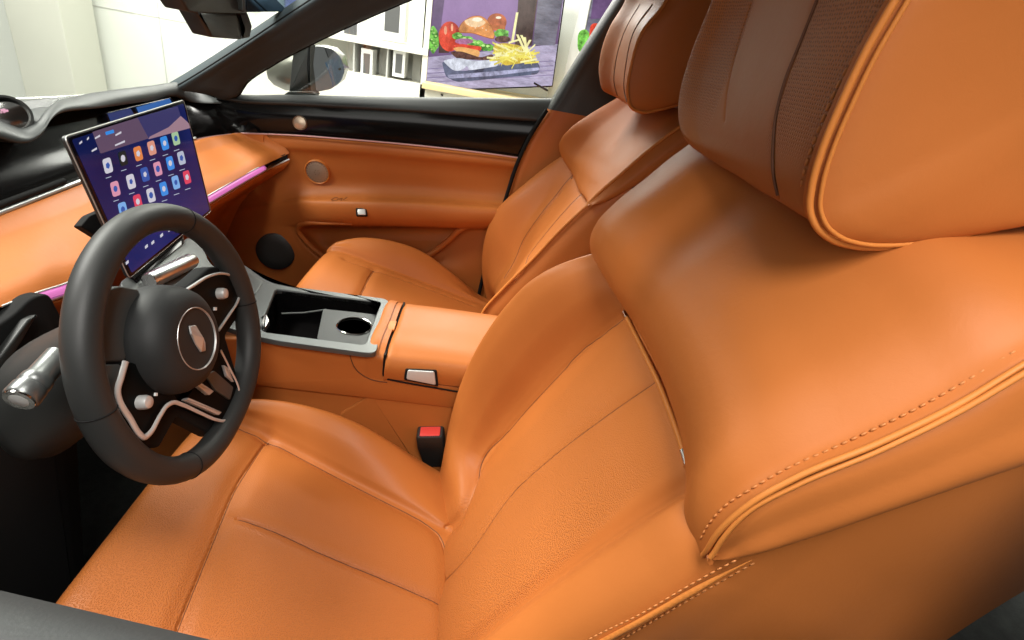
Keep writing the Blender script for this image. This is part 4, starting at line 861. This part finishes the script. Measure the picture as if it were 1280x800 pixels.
Dc = ((Vd[:, :, :] - row_f[6]) ** 2).sum(-1); ka = np.unravel_index(np.argmin(Dc), Dc.shape)[0]; Dc = ((Vd[:, :, :] - row_i[6]) ** 2).sum(-1); kb = np.unravel_index(np.argmin(Dc), Dc.shape)[0]
sheet('door_panel', Vd[:ka + 1], 'leather', pdoor, .012); armr = sheet('armrest', Vd[ka:kb + 1], 'leather', pdoor, .012); sheet('door_pocket', Vd[kb:], 'leather', pdoor, .012)
def vs(*pxs): return view_surf(pxs, Vd)
rim_pts = [(425, 334, .684), (408, 323, .682), (392, 311, .680), (380, 299, .679), (373, 289, .677), (374, 282, .670), (384, 279, .660), (404, 279, .655), (440, 280, .654)]
tube('pocket_rim', curve([X(*p) for p in rim_pts], 60), np.interp(np.linspace(0, 1, 60), [0, .1, .5, .75, 1], [.004, .0085, .0085, .007, .003]), 'leather', pdoor, 14)
tube('pocket_rim', curve([X(590, 283, .676), X(574, 288, .694), X(560, 301, .700), X(545, 313, .702), X(528, 325, .700), X(510, 338, .702)], 40), np.interp(np.linspace(0, 1, 40), [0, .2, .8, 1], [.004, .010, .010, .004]), 'leather', pdoor, 14)
sw = vs((451, 264))[0]; SWN = (-.8, 0, .6)
def swp(px, py, h): return hit(px, py, SWN, A(*SWN) @ sw + h)
slab('switch_recess', fillet([swp(px, py, .0015) for px, py in ((444.5, 260), (458, 260), (459, 269.5), (445, 269.5))], .004), SWN, .01, 'black', armr, .001)
slab('window_switch', fillet([swp(px, py, .004) for px, py in ((446.5, 261), (456.5, 261), (457.5, 268.5), (447, 268.5))], .004), SWN, .01, 'silvertrim', armr, .002)
for s_ in ([(414, 250), (418, 247.5), (422, 247)], [(415, 251), (421, 251), (423, 248)], [(424, 249), (428, 247.5), (426, 251)], [(429, 250), (434, 246.5)]):
    c_ = vs(s_[0])[0]; tube('memory_mark', [hit(px, py, (-.6, 0, .8), A(-.6, 0, .8) @ c_ + .001) for px, py in s_], .0011, 'groove_shade', armr, 6)
Ndoor = grid_normals(Vd)
def speaker(px, py, x, r, ring, n=(-1, 0, .1)):
    c = X(px, py, x)
    if ring != 'champagne': c = view_surf([(px, py)], Vd)[0]; n = Ndoor.reshape(-1, 3)[np.argmin(((Vd.reshape(-1, 3) - c) ** 2).sum(1))]; c = c + n * .005; n = tuple(n)
    s = lathe('speaker_grille', c, n, [(0, .006), (r * .4, .0055), (r * .86, .003), (r * .9, .0), (r * .9, -.01)], 'champagne', pdoor, 40)
    lathe('speaker_ring', c, n, [(r * .9, -.008), (r * .9, .003), (r * .95, .005), (r, .003), (r, -.008)], ring, s, 40)
    mb = MB()
    u, v, nn = frame_of(n)
    for q in range(1, 5):
        for i in range(6 * q):
            a = 2 * np.pi * i / (6 * q); p = c + u * math.cos(a) * r * .2 * q + v * math.sin(a) * r * .2 * q + nn * (.0062 - .0008 * q)
            mb.add(*latheVF(p, n, [(0, .0), (r * .035, 0), (r * .035, .0006), (0, .0006)], 6))
    mb.build('grille_holes', 'groove_shade', s)
speaker(375, 153.5, .695, .0205, 'champagne'); speaker(398.5, 216.5, .700, .0385, 'pipe')
lathe('bass_speaker', view_surf([(346, 316)], Vd)[0] + A(-.012, 0, 0), (-1, -.1, .1), [(0, .004), (.03, .004), (.056, .003), (.061, -.001), (.061, -.03)], 'trim', pdoor, 48)

# =================================================================== PILLARS, ROOF, GLASS, MIRRORS
ap_t = thing('windshield_pillar', 'dark grey slanted pillar between windscreen and far side window', 'pillar', (.68, .6, .95))
upx = [(215, 112), (229, 104), (296, 62), (365, 16), (420, -20), (500, -75)]; lpx = [(285, 124), (298, 119), (306, 106), (338, 83), (388, 56), (440, 31), (505, 3), (600, -34)]
ue = curve([X(px, py, .60 - .02 * i / 5) for i, (px, py) in enumerate(upx)], 40); le = curve([X(px, py, .70 - .03 * i / 7) for i, (px, py) in enumerate(lpx)], 40)
net = [[a + A(.06, .05, .0), a + A(.006, .006, .001), a, a + (b - a) * .3 + A(-.012, -.006, .004), a + (b - a) * .7 + A(-.012, -.004, .004), b, b + A(.01, 0, .002), b + A(.06, .02, .01)] for a, b in zip(ue, le)]
sheet('pillar_trim', patch(np.array(net), 120, 60), 'pillargrey', ap_t, .006, away=(1, .5, 0))
tube('window_seal', le + A(.004, 0, .0), .003, 'black', ap_t, 6); tube('window_seal', ue + A(.003, .003, 0), .003, 'black', ap_t, 6)
bp_t = thing('door_pillar', 'black and tan pillar behind the far door, beside the passenger seat', 'pillar', (.72, -.15, .6))
bpl = [(600, 380, .690), (620, 300, .690), (636, 250, .690), (652, 202, .690), (669, 167, .692), (688, 138, .697), (706, 108, .705), (737, 58, .695), (778, -6, .68), (800, -40, .67)]
l3 = [X(*p) for p in bpl]; net = [[p + A(.05, .01, 0), p + A(.004, .003, 0), p, p + A(-.004, -.03, 0), p + A(-.006, -.10, .0), p + A(-.004, -.22, .0), p + A(0, -.3, 0)] for p in l3]
V = patch(np.array(net), 120, 40); kz = X(688, 138, .697)[2]
ki = int(np.argmin(abs(V[:, 8, 2] - kz)))
sheet('upper_trim', V[ki:], 'trim', bp_t, .006, away=(1, 0, 0)); sheet('lower_trim', V[:ki + 1], 'leather', bp_t, .006, away=(1, 0, 0))
tube('door_seal', curve([X(*p) + A(-.002, .006, 0) for p in [(598, 380, .688), (618, 300, .688), (634, 250, .688), (650, 202, .688), (667, 167, .690), (686, 138, .695)]], 40), .0060, 'black', bp_t, 8)
# roof lining above the view
rf = thing('roof_lining', 'grey roof lining over the front seats', 'roof', (0, -.2, 1.36))
net = np.array([[(x, y, 1.36 - .05 * abs(x / .66) ** 3 - .10 * max(0, y - .1) / .45 * .6) for x in (-.66, -.5, -.25, 0, .25, .5, .64)] for y in (.50, .28, 0, -.3, -.7, -1.1)])
sheet('lining', patch(net, 30, 30), 'trim', rf, .03, away=(0, 0, -1))
net = np.array([[(x, y - .3 * max(0, z - .9) * .3, z) for y in (-.36, -.34, -.42, -.52, -.58)] for x, z in ((-.84, .1), (-.86, .6), (-.85, .85), (-.76, 1.1), (-.64, 1.33))]); sheet('pillar_trim', patch(net, 30, 20), 'trim', rf, .02)  # unseen near-side pillar, added only to darken the seat side
ws = thing('windshield', 'clear windscreen glass above the dashboard', 'windscreen', (0, .9, 1.0))
bb = [Y(-260, 134, 1.2), Y(0, 124.5, 1.2), Y(98, 120, 1.2), Y(180, 110, 1.2), Y(228, 104.5, 1.16)]
tt = [A(-.66, .46, 1.30), A(-.3, .50, 1.32), A(0, .51, 1.325), A(.3, .50, 1.32), ue[-1] + A(0, 0, 0)]
net = np.array([[a, a + (b - a) * .35 + A(0, .02, .03), a + (b - a) * .7 + A(0, .02, .025), b] for a, b in zip(bb, tt)]); V = patch(net, 30, 30)
sheet('windshield_glass', V, 'glass', ws, .004, away=(0, -.5, -.5))
sg = thing('side_window', 'clear glass of the far door window', 'window', (.74, .3, 1.0))
net = np.array([[a + A(.004, 0, -.02), a + A(-.01, 0, .16), a + A(-.05, -.02, .38)] for a in row([(305, 118), (360, 118.5), (430, 120), (520, 121.5), (600, 122), (700, 123)], .752)])
sheet('door_glass', patch(net, 30, 20), 'glass', sg, .004, away=(1, 0, 0))
# outside mirror
mi = thing('side_mirror', 'grey door mirror with black post outside the far window', 'mirror', X(375, 117, .80))
slab('mirror_post', fillet([X(361, 116, .79), X(366, 66, .79), X(388, 55, .79), X(385, 80, .79), X(389, 116, .79)], .004), (-1, 0, 0), .05, 'trim', mi, .004)
slab('post_foot', fillet([X(355, 118, .785), X(361, 114, .785), X(389, 114, .785), X(394, 118, .785), X(392, 121, .785), X(356, 121, .785)], .003), (-1, 0, 0), .05, 'trim', mi, .003)
hp = [X(px, py, .93) for px, py in ((338, 90), (340, 80), (350, 72), (368, 64), (395, 58), (410, 60), (422, 68), (429, 80), (430, 92), (425, 103), (412, 111), (390, 116), (362, 115), (348, 108), (340, 100))]
V_, F_ = pillowVF(hp, (-.95, -.3, 0), .0, .01, 2.); MT['mirror_shell'] = base_mat('grey_car_paint', (.16, .16, .13), .3, .4, coat=.5)
c_ = sum(hp) / len(hp); u_ = A(-.9, -.45, 0); u_ /= np.linalg.norm(u_)
hp2 = [X(px, py, .93) for px, py in ((386, 60), (402, 58.5), (416, 62), (426, 72), (431, 88), (426, 102), (414, 111), (394, 115), (386, 104), (383, 88))]
mn = A(-.62, -.78, .0); mc = sum(hp2) / len(hp2)
shell = [X(px, py, .90) for px, py in ((338, 92), (339, 82), (346, 75), (366, 66), (388, 58), (402, 57.5), (417, 61), (427, 71), (432, 88), (427, 103), (415, 112), (393, 116), (362, 115), (347, 108), (340, 100))]
V_, F_ = pillowVF([p + A(.02, .02, 0) for p in shell], (-1, 0, 0), .045, .10, 3., 10); obj('mirror_shell', V_, F_, 'mirror_shell', mi)
hp3 = [hit(px, py, mn, mn @ X(388, 88, .835)) for px, py in ((386, 60), (402, 58.5), (416, 62), (426, 72), (431, 88), (426, 102), (414, 111), (394, 115), (386, 104), (383, 88))]
hp3 = fillet(hp3, .01, 4); slab('mirror_rim', hp3 + (hp3 - hp3.mean(0)) * .03, mn, .03, 'trim', mi, .003); slab('mirror_glass', hp3 + mn * .001, mn, .003, 'mirror', mi)
# inside mirror with camera housing
im = thing('rearview_mirror', 'black inside mirror with a boxy camera housing, hanging at the windscreen', 'mirror', Y(290, 5, .70))
slab('mirror_housing', fillet([Y(224, -4, .70), Y(236, 15, .70), Y(250, 17, .70), Y(310, 17, .69), Y(308, -30, .69), Y(224, -30, .70)], .006), (-.2, -1, 0), .05, 'trim', im, .004)
slab('camera_housing', fillet([Y(246, 14, .70), Y(264, 47, .70), Y(303, 50, .70), Y(304, 38, .70), Y(296, 16, .70)], .006), (-.4, -1, 0), .05, 'trim', im, .006)
slab('camera_side', fillet([Y(298, 16, .70), Y(305, 36, .70), Y(302, 49, .70), Y(313, 47, .70), Y(316, 33, .70), Y(310, 16, .70)], .004), (-.4, -1, 0), .04, 'grey', im, .004)
MT['mirimg'] = base_mat('blue_tinted_mirror', (.25, .42, .62), .04, 1.)
mm = [Y(305, -30, .68), Y(306, 15, .68), Y(386, 14, .68), Y(393, 6, .68), Y(394, -30, .68)]
slab('mirror_frame', fillet(inset(mm, -.03), .006), (-.3, -1, -.1), .03, 'trim', im, .003)
slab('mirror_glass', fillet([p + A(-.0006, -.0025, 0) for p in inset(mm, .02)], .006), (-.3, -1, -.1), .004, 'mirimg', im)

# =================================================================== NEAR DOOR, FLOOR, PEDAL
dd = thing('driver_door', 'black soft top edge of the near door at the bottom left corner', 'car door', (-.90, .2, .2))
e0, e1 = A(-.8615, .231, .881), A(-.8715, .163, .881); dv = (e0 - e1) / np.linalg.norm(e0 - e1)
net = []
for s in (-1.1, -.8, -.45, -.2, 0, .2, .5, .8):
    p = e1 + dv * s; net.append([p + A(.02, 0, -.62), p + A(.012, 0, -.10), p + A(.002, 0, -.012), p, p + A(-.012, 0, .006), p + A(-.045, 0, .010), p + A(-.075, 0, .0), p + A(-.085, 0, -.1), p + A(-.06, 0, -.62)])
sheet('door_trim', patch(np.array(net), 50, 120), 'grey', dd, .004, away=(0, 0, -.2))
cf = tag(obj('car_floor', *slabVF(fillet([(-.86, -1.5, .02), (.8, -1.5, .02), (.8, 1.35, .02), (-.86, 1.35, .02)], .05), (0, 0, 1), .05), 'carpet'), kind='structure')
fw = tag(obj('firewall', *slabVF([(-.8, 1.15, .0), (.8, 1.15, .0), (.8, 1.15, .62), (-.8, 1.15, .62)], (0, -1, 0), .03), 'carpet'), kind='structure')
rp = thing('rear_footwell_carpet', 'grey woven carpet of the rear sill behind the driver seat', 'carpet', (-.5, -.8, .3))
slab('carpet_pad', fillet([(-.9, -.42, .50), (-.45, -.42, .50), (-.45, -1.3, .50), (-.9, -1.3, .50)], .05), (0, .1, 1), .12, 'cloth', rp, .02)
bpd = thing('brake_pedal', 'dark pedal with a thin metal edge in the black footwell', 'pedal', Y(25, 575, .78))
pq = [Y(-6, 545, .80), Y(18, 538, .80), Y(47, 588, .80), Y(25, 611, .80)]
slab('pedal_plate', fillet(pq, .008), (0, -1, .4), .012, 'black', bpd, .002)
tube('pedal_edge', fillet([p + A(0, -.002, .001) for p in inset(pq, .04)], .008), .0014, 'satin', bpd, 6, True)
tube('pedal_arm', [sum(pq) / 4 + A(0, .02, 0), sum(pq) / 4 + A(0, .10, .2)], .012, 'black', bpd, 10)

# =================================================================== SHOWROOM
GZ = -.32
tag(obj('ground', *slabVF([(-9, -9, GZ), (14, -9, GZ), (14, 14, GZ), (-9, 14, GZ)], (0, 0, 1), .1), 'floor', smooth=False), kind='structure')
WX = 4.4
wl_ = thing('showroom_wall', 'white panelled showroom wall seen through the windscreen', 'wall', (WX, 4, GZ))
box('wall_face', (WX + .1, 3, GZ + 2.0), (.2, 14, 4.0), 'wall', wl_)
mb = MB()
for y in (2.1, 3.1, 4.2, 5.6): mb.add(*boxVF((WX - .002, y, GZ + 2), (.006, .008, 4)))
zj = X(150, 13, WX)[2]; mb.add(*boxVF((WX - .002, 4, zj), (.006, 9, .008))); mb.build('panel_joint', 'shelfin', wl_, False)
cl_ = thing('wall_column', 'cream square column on the left, beyond the windscreen', 'column', (4, 4, GZ))
c1, c2, c3 = X(100, 118, 3.95), X(125, 112, 4.12), X(62, 118, 3.95)
cy0 = X(90, 90, 3.9)[1]; box('column_shaft', (3.9 + .2, cy0 + .21, GZ + 2.0), (.4, .42, 4.0), 'wall2', cl_, .01)
# display shelving with boxed goods
SX = 3.45
shl = thing('display_shelf', 'cream shelving unit with a row of open bays, outside the far window', 'shelf', (SX, 1.2, GZ))
def sp_(px, py, x=SX): return X(px, py, x)
yl, yr = sp_(322, 80)[1], sp_(534, 80)[1]
zb, zt2 = sp_(480, 97)[2], sp_(480, 60)[2]; zt1 = sp_(480, 51)[2]; zbot = sp_(480, 122)[2]
D = .40
box('base_cabinet', (SX + D / 2, (yl + yr) / 2, (GZ + zb) / 2), (D, yl - yr, zb - GZ), 'shelf', shl)
box('shelf_board', (SX + D / 2 - .005, (yl + yr) / 2, (zt1 + zt2) / 2), (D + .01, yl - yr, zt1 - zt2), 'shelf', shl)
box('back_panel', (SX + D - .01, (yl + yr) / 2, zb + .8), (.02, yl - yr, 1.6), 'wall', shl)
box('end_panel', (SX + D / 2, yr + .02, GZ + 1.4), (D, .04, 2.8), 'shelf', shl)
for px in (441, 483): y = sp_(px, 80)[1]; box('partition', (SX + D / 2 + .01, y, (zb + zt2) / 2), (D - .03, .012, zt2 - zb), 'shelfin', shl)
for a, b in ((510, 523), (466, 481), (425, 440)):
    ya, yb = sp_(a, 80)[1], sp_(b, 80)[1]; box('bay_back', (SX + .24, (ya + yb) / 2, (zb + zt2) / 2 - .002), (.01, abs(ya - yb), zt2 - zb - .006), 'shelfin', shl)
def carton(l, r, t, b, wt, wb, label, wl=None):
    p0, p1 = sp_(l, (t + b) / 2, SX + .03), sp_(r, (t + b) / 2, SX + .03); z1 = sp_((l + r) / 2, t, SX + .03)[2]; z0 = sp_((l + r) / 2, b, SX + .03)[2]
    w = abs(p0[1] - p1[1]); c = A(SX + .03 + .08, (p0[1] + p1[1]) / 2, (z0 + z1) / 2)
    t_ = thing('product_carton', label, 'box', (c[0], c[1], z0), 'boxed goods on the display shelf')
    box('carton_body', c, (.16, w, z1 - z0), 'carton', t_); zw1 = sp_((l + r) / 2, wt, SX + .03)[2]; zw0 = sp_((l + r) / 2, wb, SX + .03)[2]
    box('carton_print', (SX + .03 - .001, c[1], (zw0 + zw1) / 2), (.004, w * .56, zw1 - zw0), 'carton_win', t_)
zb_px = 96.8
carton(451, 465.5, 61, 96.6, 67, 92, 'white carton with a dark front, left one of the lower shelf bays')
carton(491, 506, 61.5, 96.4, 67.5, 91.5, 'white carton with a dark front, in the lower bay next to the burger screen')
carton(424, 453, -10, 50.5, 20, 44, 'white carton standing on top of the shelf board, nearer the door mirror')
carton(474, 507, -14, 50.2, 6, 40, 'white carton standing on top of the shelf board, nearer the burger screen')
# wooden counter with two big screens
TX = 3.5
ctz = X(600, 113, TX)[2]
ct = thing('wood_counter', 'pale wood counter carrying the burger screen', 'counter', (TX, 0, GZ))
yA, yB = X(528, 112, TX - .15)[1], X(800, 100, TX)[1] - 1.2
box('counter_top', (TX + .1, (yA + yB) / 2, ctz - .02), (.62, yA - yB, .04), 'wood', ct, .004); box('counter_body', (TX + .12, (yA + yB) / 2, (ctz - .04 + GZ) / 2), (.54, yA - yB - .04, ctz - .04 - GZ), 'shelf', ct)
wp2 = thing('white_divider', 'tall white wall panel between the two food screens', 'panel', (TX + .3, -.5, ctz)); ya, yb = X(700, 60, TX + .2)[1], X(742, 60, TX + .2)[1]
box('panel_board', (TX + .25, (ya + yb) / 2 - .02, ctz + 1.2), (.1, abs(ya - yb) + .1, 2.4), 'wall', wp2)
box('counter_backwall', (TX + .45, -1.3, ctz + 1.2), (.06, 4.2, 2.4), 'wall', wp2)
fc = dict(bundark=(.42, .11, .025), bunhi=(.95, .82, .66), tomdark=(.40, .02, .012), tomhi=(.92, .35, .22), leafdark=(.04, .20, .02), leafhi=(.45, .72, .22), plank=(.24, .19, .34), friesd=(.62, .42, .05), glint=(.60, .62, .82), bg=(.30, .17, .38), bg2=(.13, .07, .17), dark=(.06, .025, .02), slate=(.15, .14, .19), table=(.42, .36, .52), lettuce=(.14, .42, .05), tomato=(.75, .05, .02), bun=(.72, .26, .07), bunlit=(.88, .55, .32), bun2=(.45, .10, .025), meat=(.10, .03, .02), onion=(.35, .12, .25), cheese=(.85, .40, .14), fries=(.85, .66, .12), fries2=(.92, .80, .40), tray=(.09, .10, .17), traylit=(.34, .33, .50), paper=(.62, .62, .74))
def emis_tex(name, c, amt, scale, stretch=(1, 1, 1)):
    m = emis(name, c, 1.25); nt = m.node_tree; N = nt.nodes; L = nt.links; b = N["Principled BSDF"]
    tc = N.new("ShaderNodeTexCoord"); mp = N.new("ShaderNodeMapping"); mp.inputs["Scale"].default_value = stretch; L.new(tc.outputs["Object"], mp.inputs["Vector"])
    n = N.new("ShaderNodeTexNoise"); n.inputs["Scale"].default_value = scale; n.inputs["Detail"].default_value = 6; n.inputs["Roughness"].default_value = .7; L.new(mp.outputs[0], n.inputs["Vector"])
    r = N.new("ShaderNodeValToRGB"); e = r.color_ramp.elements; e[0].position = .34; e[1].position = .66
    e[0].color = tuple(x * (1 - amt) for x in c) + (1,); e[1].color = tuple(min(1, x * (1 + amt) + .05 * amt) for x in c) + (1,)
    L.new(n.outputs["Fac"], r.inputs[0]); L.new(r.outputs[0], b.inputs["Emission Color"]); return m
tx = dict(bundark=(.4, 12), bunhi=(.1, 20), tomdark=(.4, 12), tomhi=(.3, 14), leafdark=(.6, 30), leafhi=(.4, 30), plank=(.3, 10), friesd=(.3, 26), glint=(.4, 12), bg=(.15, 2), bg2=(.3, 3), dark=(.5, 6), slate=(.45, 8), table=(.35, 14), lettuce=(.75, 26), tomato=(.55, 9), bun=(.45, 10), bunlit=(.22, 16), bun2=(.6, 9), meat=(.8, 30), onion=(.6, 24), cheese=(.25, 12), fries=(.28, 22), fries2=(.15, 22), tray=(.6, 8), traylit=(.6, 14), paper=(.35, 18))
for k, c in fc.items(): MT['f_' + k] = emis_tex('food_picture_' + k, c, *tx[k], stretch=(1, .5, 2) if k in ('table', 'slate') else (1, 1, 1))
def tvset(name, label, corners, shapes, feet):
    q = [X(px, py, TX) for px, py in corners]; t_ = thing('display_screen', label, 'screen', (q[2] + q[3]) / 2, 'food screens on the counter')
    slab('screen_frame', inset(q, -.012), (-1, 0, 0), .05, 'gloss', t_, .003)
    for i, (m, pts) in enumerate(shapes):
        P = [X(px, py, TX - .002 - .0012 * i) for px, py in pts]
        if len(P) > 4: P = fillet(P, .03, 4)
        slab('screen_picture' if i == 0 else 'picture_shape', P, (-1, 0, 0), .0008, 'f_' + m, t_)
    for a, b in feet: tube('stand_foot', [X(*a, TX - .01), X(*b, TX - .16)], .008, 'gloss', t_, 8)
    return t_
S = lambda x, y: (520 + x / 5.818, y / 5.818)
blob = lambda cx, cy, rx, ry, n=10, j=.0: [S(cx + rx * math.cos(t) * (1 + j * math.sin(5 * t + cx)), cy + ry * math.sin(t) * (1 + j * math.cos(4 * t))) for t in np.linspace(0, 2 * np.pi, n, endpoint=False)]
fries = []
for i in range(58):
    x = 585 + 4.5 * i + rng.normal() * 8; y = 395 + rng.normal() * 30; a = rng.normal() * .9; l = 48 + rng.random() * 26; dx, dy = math.cos(a) * l, math.sin(a) * l * .6
    fries.append(('fries' if i % 3 else 'fries2', [S(x - dx, y - dy - 6), S(x + dx, y + dy - 6), S(x + dx, y + dy + 8), S(x - dx, y - dy + 8)]))
for x0, y0, x1, y1 in ((735, 250, 790, 370), (765, 255, 815, 370), (735, 90, 700, 300), (830, 290, 780, 380), (790, 270, 800, 380)):
    fries.append(('fries2', [S(x0 - 8, y0), S(x0 + 10, y0), S(x1 + 10, y1), S(x1 - 8, y1)]))
let = [('lettuce', blob(300 + 38 * i, 262 + 14 * i + 10 * (i % 2), 42, 26, 9, .25)) for i in range(7)]
shapes = [('table', [(534, -4), (705, -4), (690, 107), (526, 113)]), ('bg2', [(534, -4), (704, -4), (697, 55), (530, 72)]), ('bg', [(556, -4), (655, -4), (648, 60), (548, 60)]), *[('plank', [S(60, 500 + 32 * i), S(1000, 440 + 34 * i), S(1000, 446 + 34 * i), S(60, 507 + 32 * i)]) for i in range(4)], ('dark', [S(745, -20), S(885, -20), S(840, 330), S(720, 330)]), ('slate', [S(890, -20), S(1068, -20), S(1010, 330), S(850, 330)]),
          ('lettuce', blob(125, 290, 44, 95, 12, .15)), ('dark', [S(165, 250), S(240, 250), S(240, 385), S(165, 385)]), ('tomato', blob(245, 265, 82, 112, 14)), ('bun2', blob(588, 160, 74, 66, 12)), ('lettuce', blob(620, 245, 60, 34, 10, .2)), ('meat', blob(630, 285, 60, 26)),
          ('bundark', [S(296, 240), S(326, 166), S(398, 117), S(472, 110), S(524, 148), S(566, 215), S(576, 292), S(500, 272), S(410, 242)]), ('bun', [S(300, 235), S(330, 170), S(400, 122), S(470, 115), S(520, 150), S(560, 215), S(572, 285), S(500, 265), S(410, 235)]), ('bunlit', blob(430, 162, 78, 36, 9, .1)), ('bunhi', blob(446, 142, 40, 16, 9, .15))] + [('bunhi', blob(380 + 26 * i, 175 + 9 * (i % 3) + 5 * i, 6, 3.4, 6)) for i in range(6)] + [('tomdark', [S(292, 200), S(318, 225), S(322, 300), S(300, 360), S(270, 372), S(286, 300)]), ('tomhi', blob(215, 220, 12, 34, 8)), ('tomhi', blob(262, 200, 9, 30, 8)), ('bunhi', blob(600, 128, 22, 10, 8)), ('bundark', [S(520, 178), S(650, 190), S(648, 214), S(560, 206)])] + [('leafdark', blob(106 + 18 * (i % 3), 225 + 22 * i, 13, 9, 8, .3)) for i in range(7)] + [('leafhi', blob(114 + 15 * (i % 3), 215 + 24 * i, 9, 6, 8, .3)) for i in range(7)] + let + [('leafdark', blob(305 + 34 * i, 282 + 13 * i, 20, 8, 8, .3)) for i in range(7)] + [('leafhi', blob(318 + 34 * i, 258 + 13 * i + 8 * (i % 2), 16, 8, 8, .3)) for i in range(7)] + [
          ('onion', blob(350, 300, 70, 22)), ('tomato', [S(265, 330), S(330, 318), S(480, 340), S(470, 372), S(300, 350)]), ('cheese', [S(258, 352), S(320, 338), S(470, 368), S(455, 425), S(400, 392), S(360, 412)]), ('meat', [S(240, 375), S(330, 372), S(470, 420), S(560, 390), S(570, 440), S(300, 430)]),
          ('tray', [S(185, 440), S(330, 520), S(860, 430), S(905, 480), S(890, 540), S(300, 598), S(215, 560)]), ('glint', [S(330, 560), S(540, 545), S(700, 528), S(700, 534), S(540, 552), S(330, 566)]), ('traylit', [S(225, 545), S(560, 520), S(895, 490), S(900, 510), S(560, 552), S(240, 572)]),
          ('paper', [S(190, 440), S(300, 420), S(440, 445), S(590, 430), S(600, 480), S(440, 505), S(385, 512), S(375, 475), S(330, 515), S(270, 515)]), ('friesd', [S(555, 330), S(640, 310), S(760, 330), S(862, 420), S(840, 448), S(700, 470), S(640, 480), S(570, 400)])] + fries
tvset('display_screen', 'big screen showing a burger with fries on a black tray', [(533, -6), (706, -6), (690, 108), (525, 114)], shapes, (((541, 111), (553, 119)), ((668, 104), (684, 113))))
shp2 = [('slate', [(741, -4), (790, -4), (775, 80), (722, 86)]), ('bg2', [(742, -4), (790, -4), (786, 20), (738, 24)]), ('lettuce', [(725, 38), (733, 36), (738, 44), (735, 62), (728, 68), (722, 62), (722, 45)]), ('tomato', [(738, 30), (748, 28), (752, 44), (744, 58), (736, 50)]), ('table', [(720, 72), (760, 68), (760, 84), (719, 88)])]
tvset('display_screen', 'second food screen, mostly hidden behind the black pillar', [(741, -6), (800, -8), (785, 84), (722, 90)], shp2, ())

# the car's own blue flank behind the far door (seen in the door mirror)
fl_ = thing('blue_car_flank', 'dark blue painted rear flank of the car, seen reflected in the door mirror', 'car body', (.9, -1.2, .2))
net = np.array([[(x + .03 * math.sin((y + 2.6) / 2.3 * math.pi), y, z) for x, z in ((.80, -.15), (.86, .0), (.885, .25), (.90, .50), (.905, .66), (.88, .72), (.865, .80), (.84, .86))] for y in np.linspace(-.12, -2.6, 8)])
MT['bluepaint'] = base_mat('dark_blue_car_paint', (.030, .09, .17), .22, .5, coat=1.)
sheet('door_skin', patch(net, 80, 60), 'bluepaint', fl_, .01)
net = np.array([[(.835 - .12 * k, y, .87 + .30 * k) for k in (0, .5, 1)] for y in np.linspace(-.3, -2.0, 5)]); sheet('rear_glass', patch(net, 20, 12), 'gloss', fl_, .005)
box('door_handle', (.945, -.75, .62), (.02, .22, .03), 'trim', fl_, .004)

# =================================================================== LIGHT
w = bpy.data.worlds.new("World"); scene.world = w; w.use_nodes = True
w.node_tree.nodes["Background"].inputs[0].default_value = (1, .98, .95, 1); w.node_tree.nodes["Background"].inputs[1].default_value = .15
def area(name, loc, target, size, power, col=(1, .97, .92)):
    l = bpy.data.lights.new(name, 'AREA'); l.shape = 'RECTANGLE'; l.size, l.size_y = size; l.energy = power; l.color = col
    o = bpy.data.objects.new(name, l); COL.objects.link(o); o.location = loc
    o.rotation_euler = (Vector(target) - Vector(loc)).to_track_quat('-Z', 'Y').to_euler(); return o
area('ceiling_or_fill_lamp', (-1.42, .0, 2.6), (-.5, .1, .5), (.7, 1.8), 76)
area('ceiling_or_fill_lamp', (-3.8, .8, 2.0), (.3, .2, .6), (3.2, 1.6), 54)  # unseen low side lamp, added as fill for the far door panel
area('ceiling_or_fill_lamp', (2.3, .5, 2.5), (.45, .0, .85), (1.4, 1.2), 130)
area('ceiling_or_fill_lamp', (.2, 2.2, 3.0), (0, .5, .6), (2.2, 1.0), 245)
area('ceiling_or_fill_lamp', (2.6, 2.4, 3.2), (4.4, 2.4, .8), (5., 1.), 260)
scene.render.engine = 'CYCLES'
scene.view_settings.view_transform = 'Standard'; scene.view_settings.look = 'None'; scene.view_settings.exposure = 0; scene.view_settings.gamma = 1
scene.cycles.max_bounces = 8; scene.cycles.transparent_max_bounces = 12
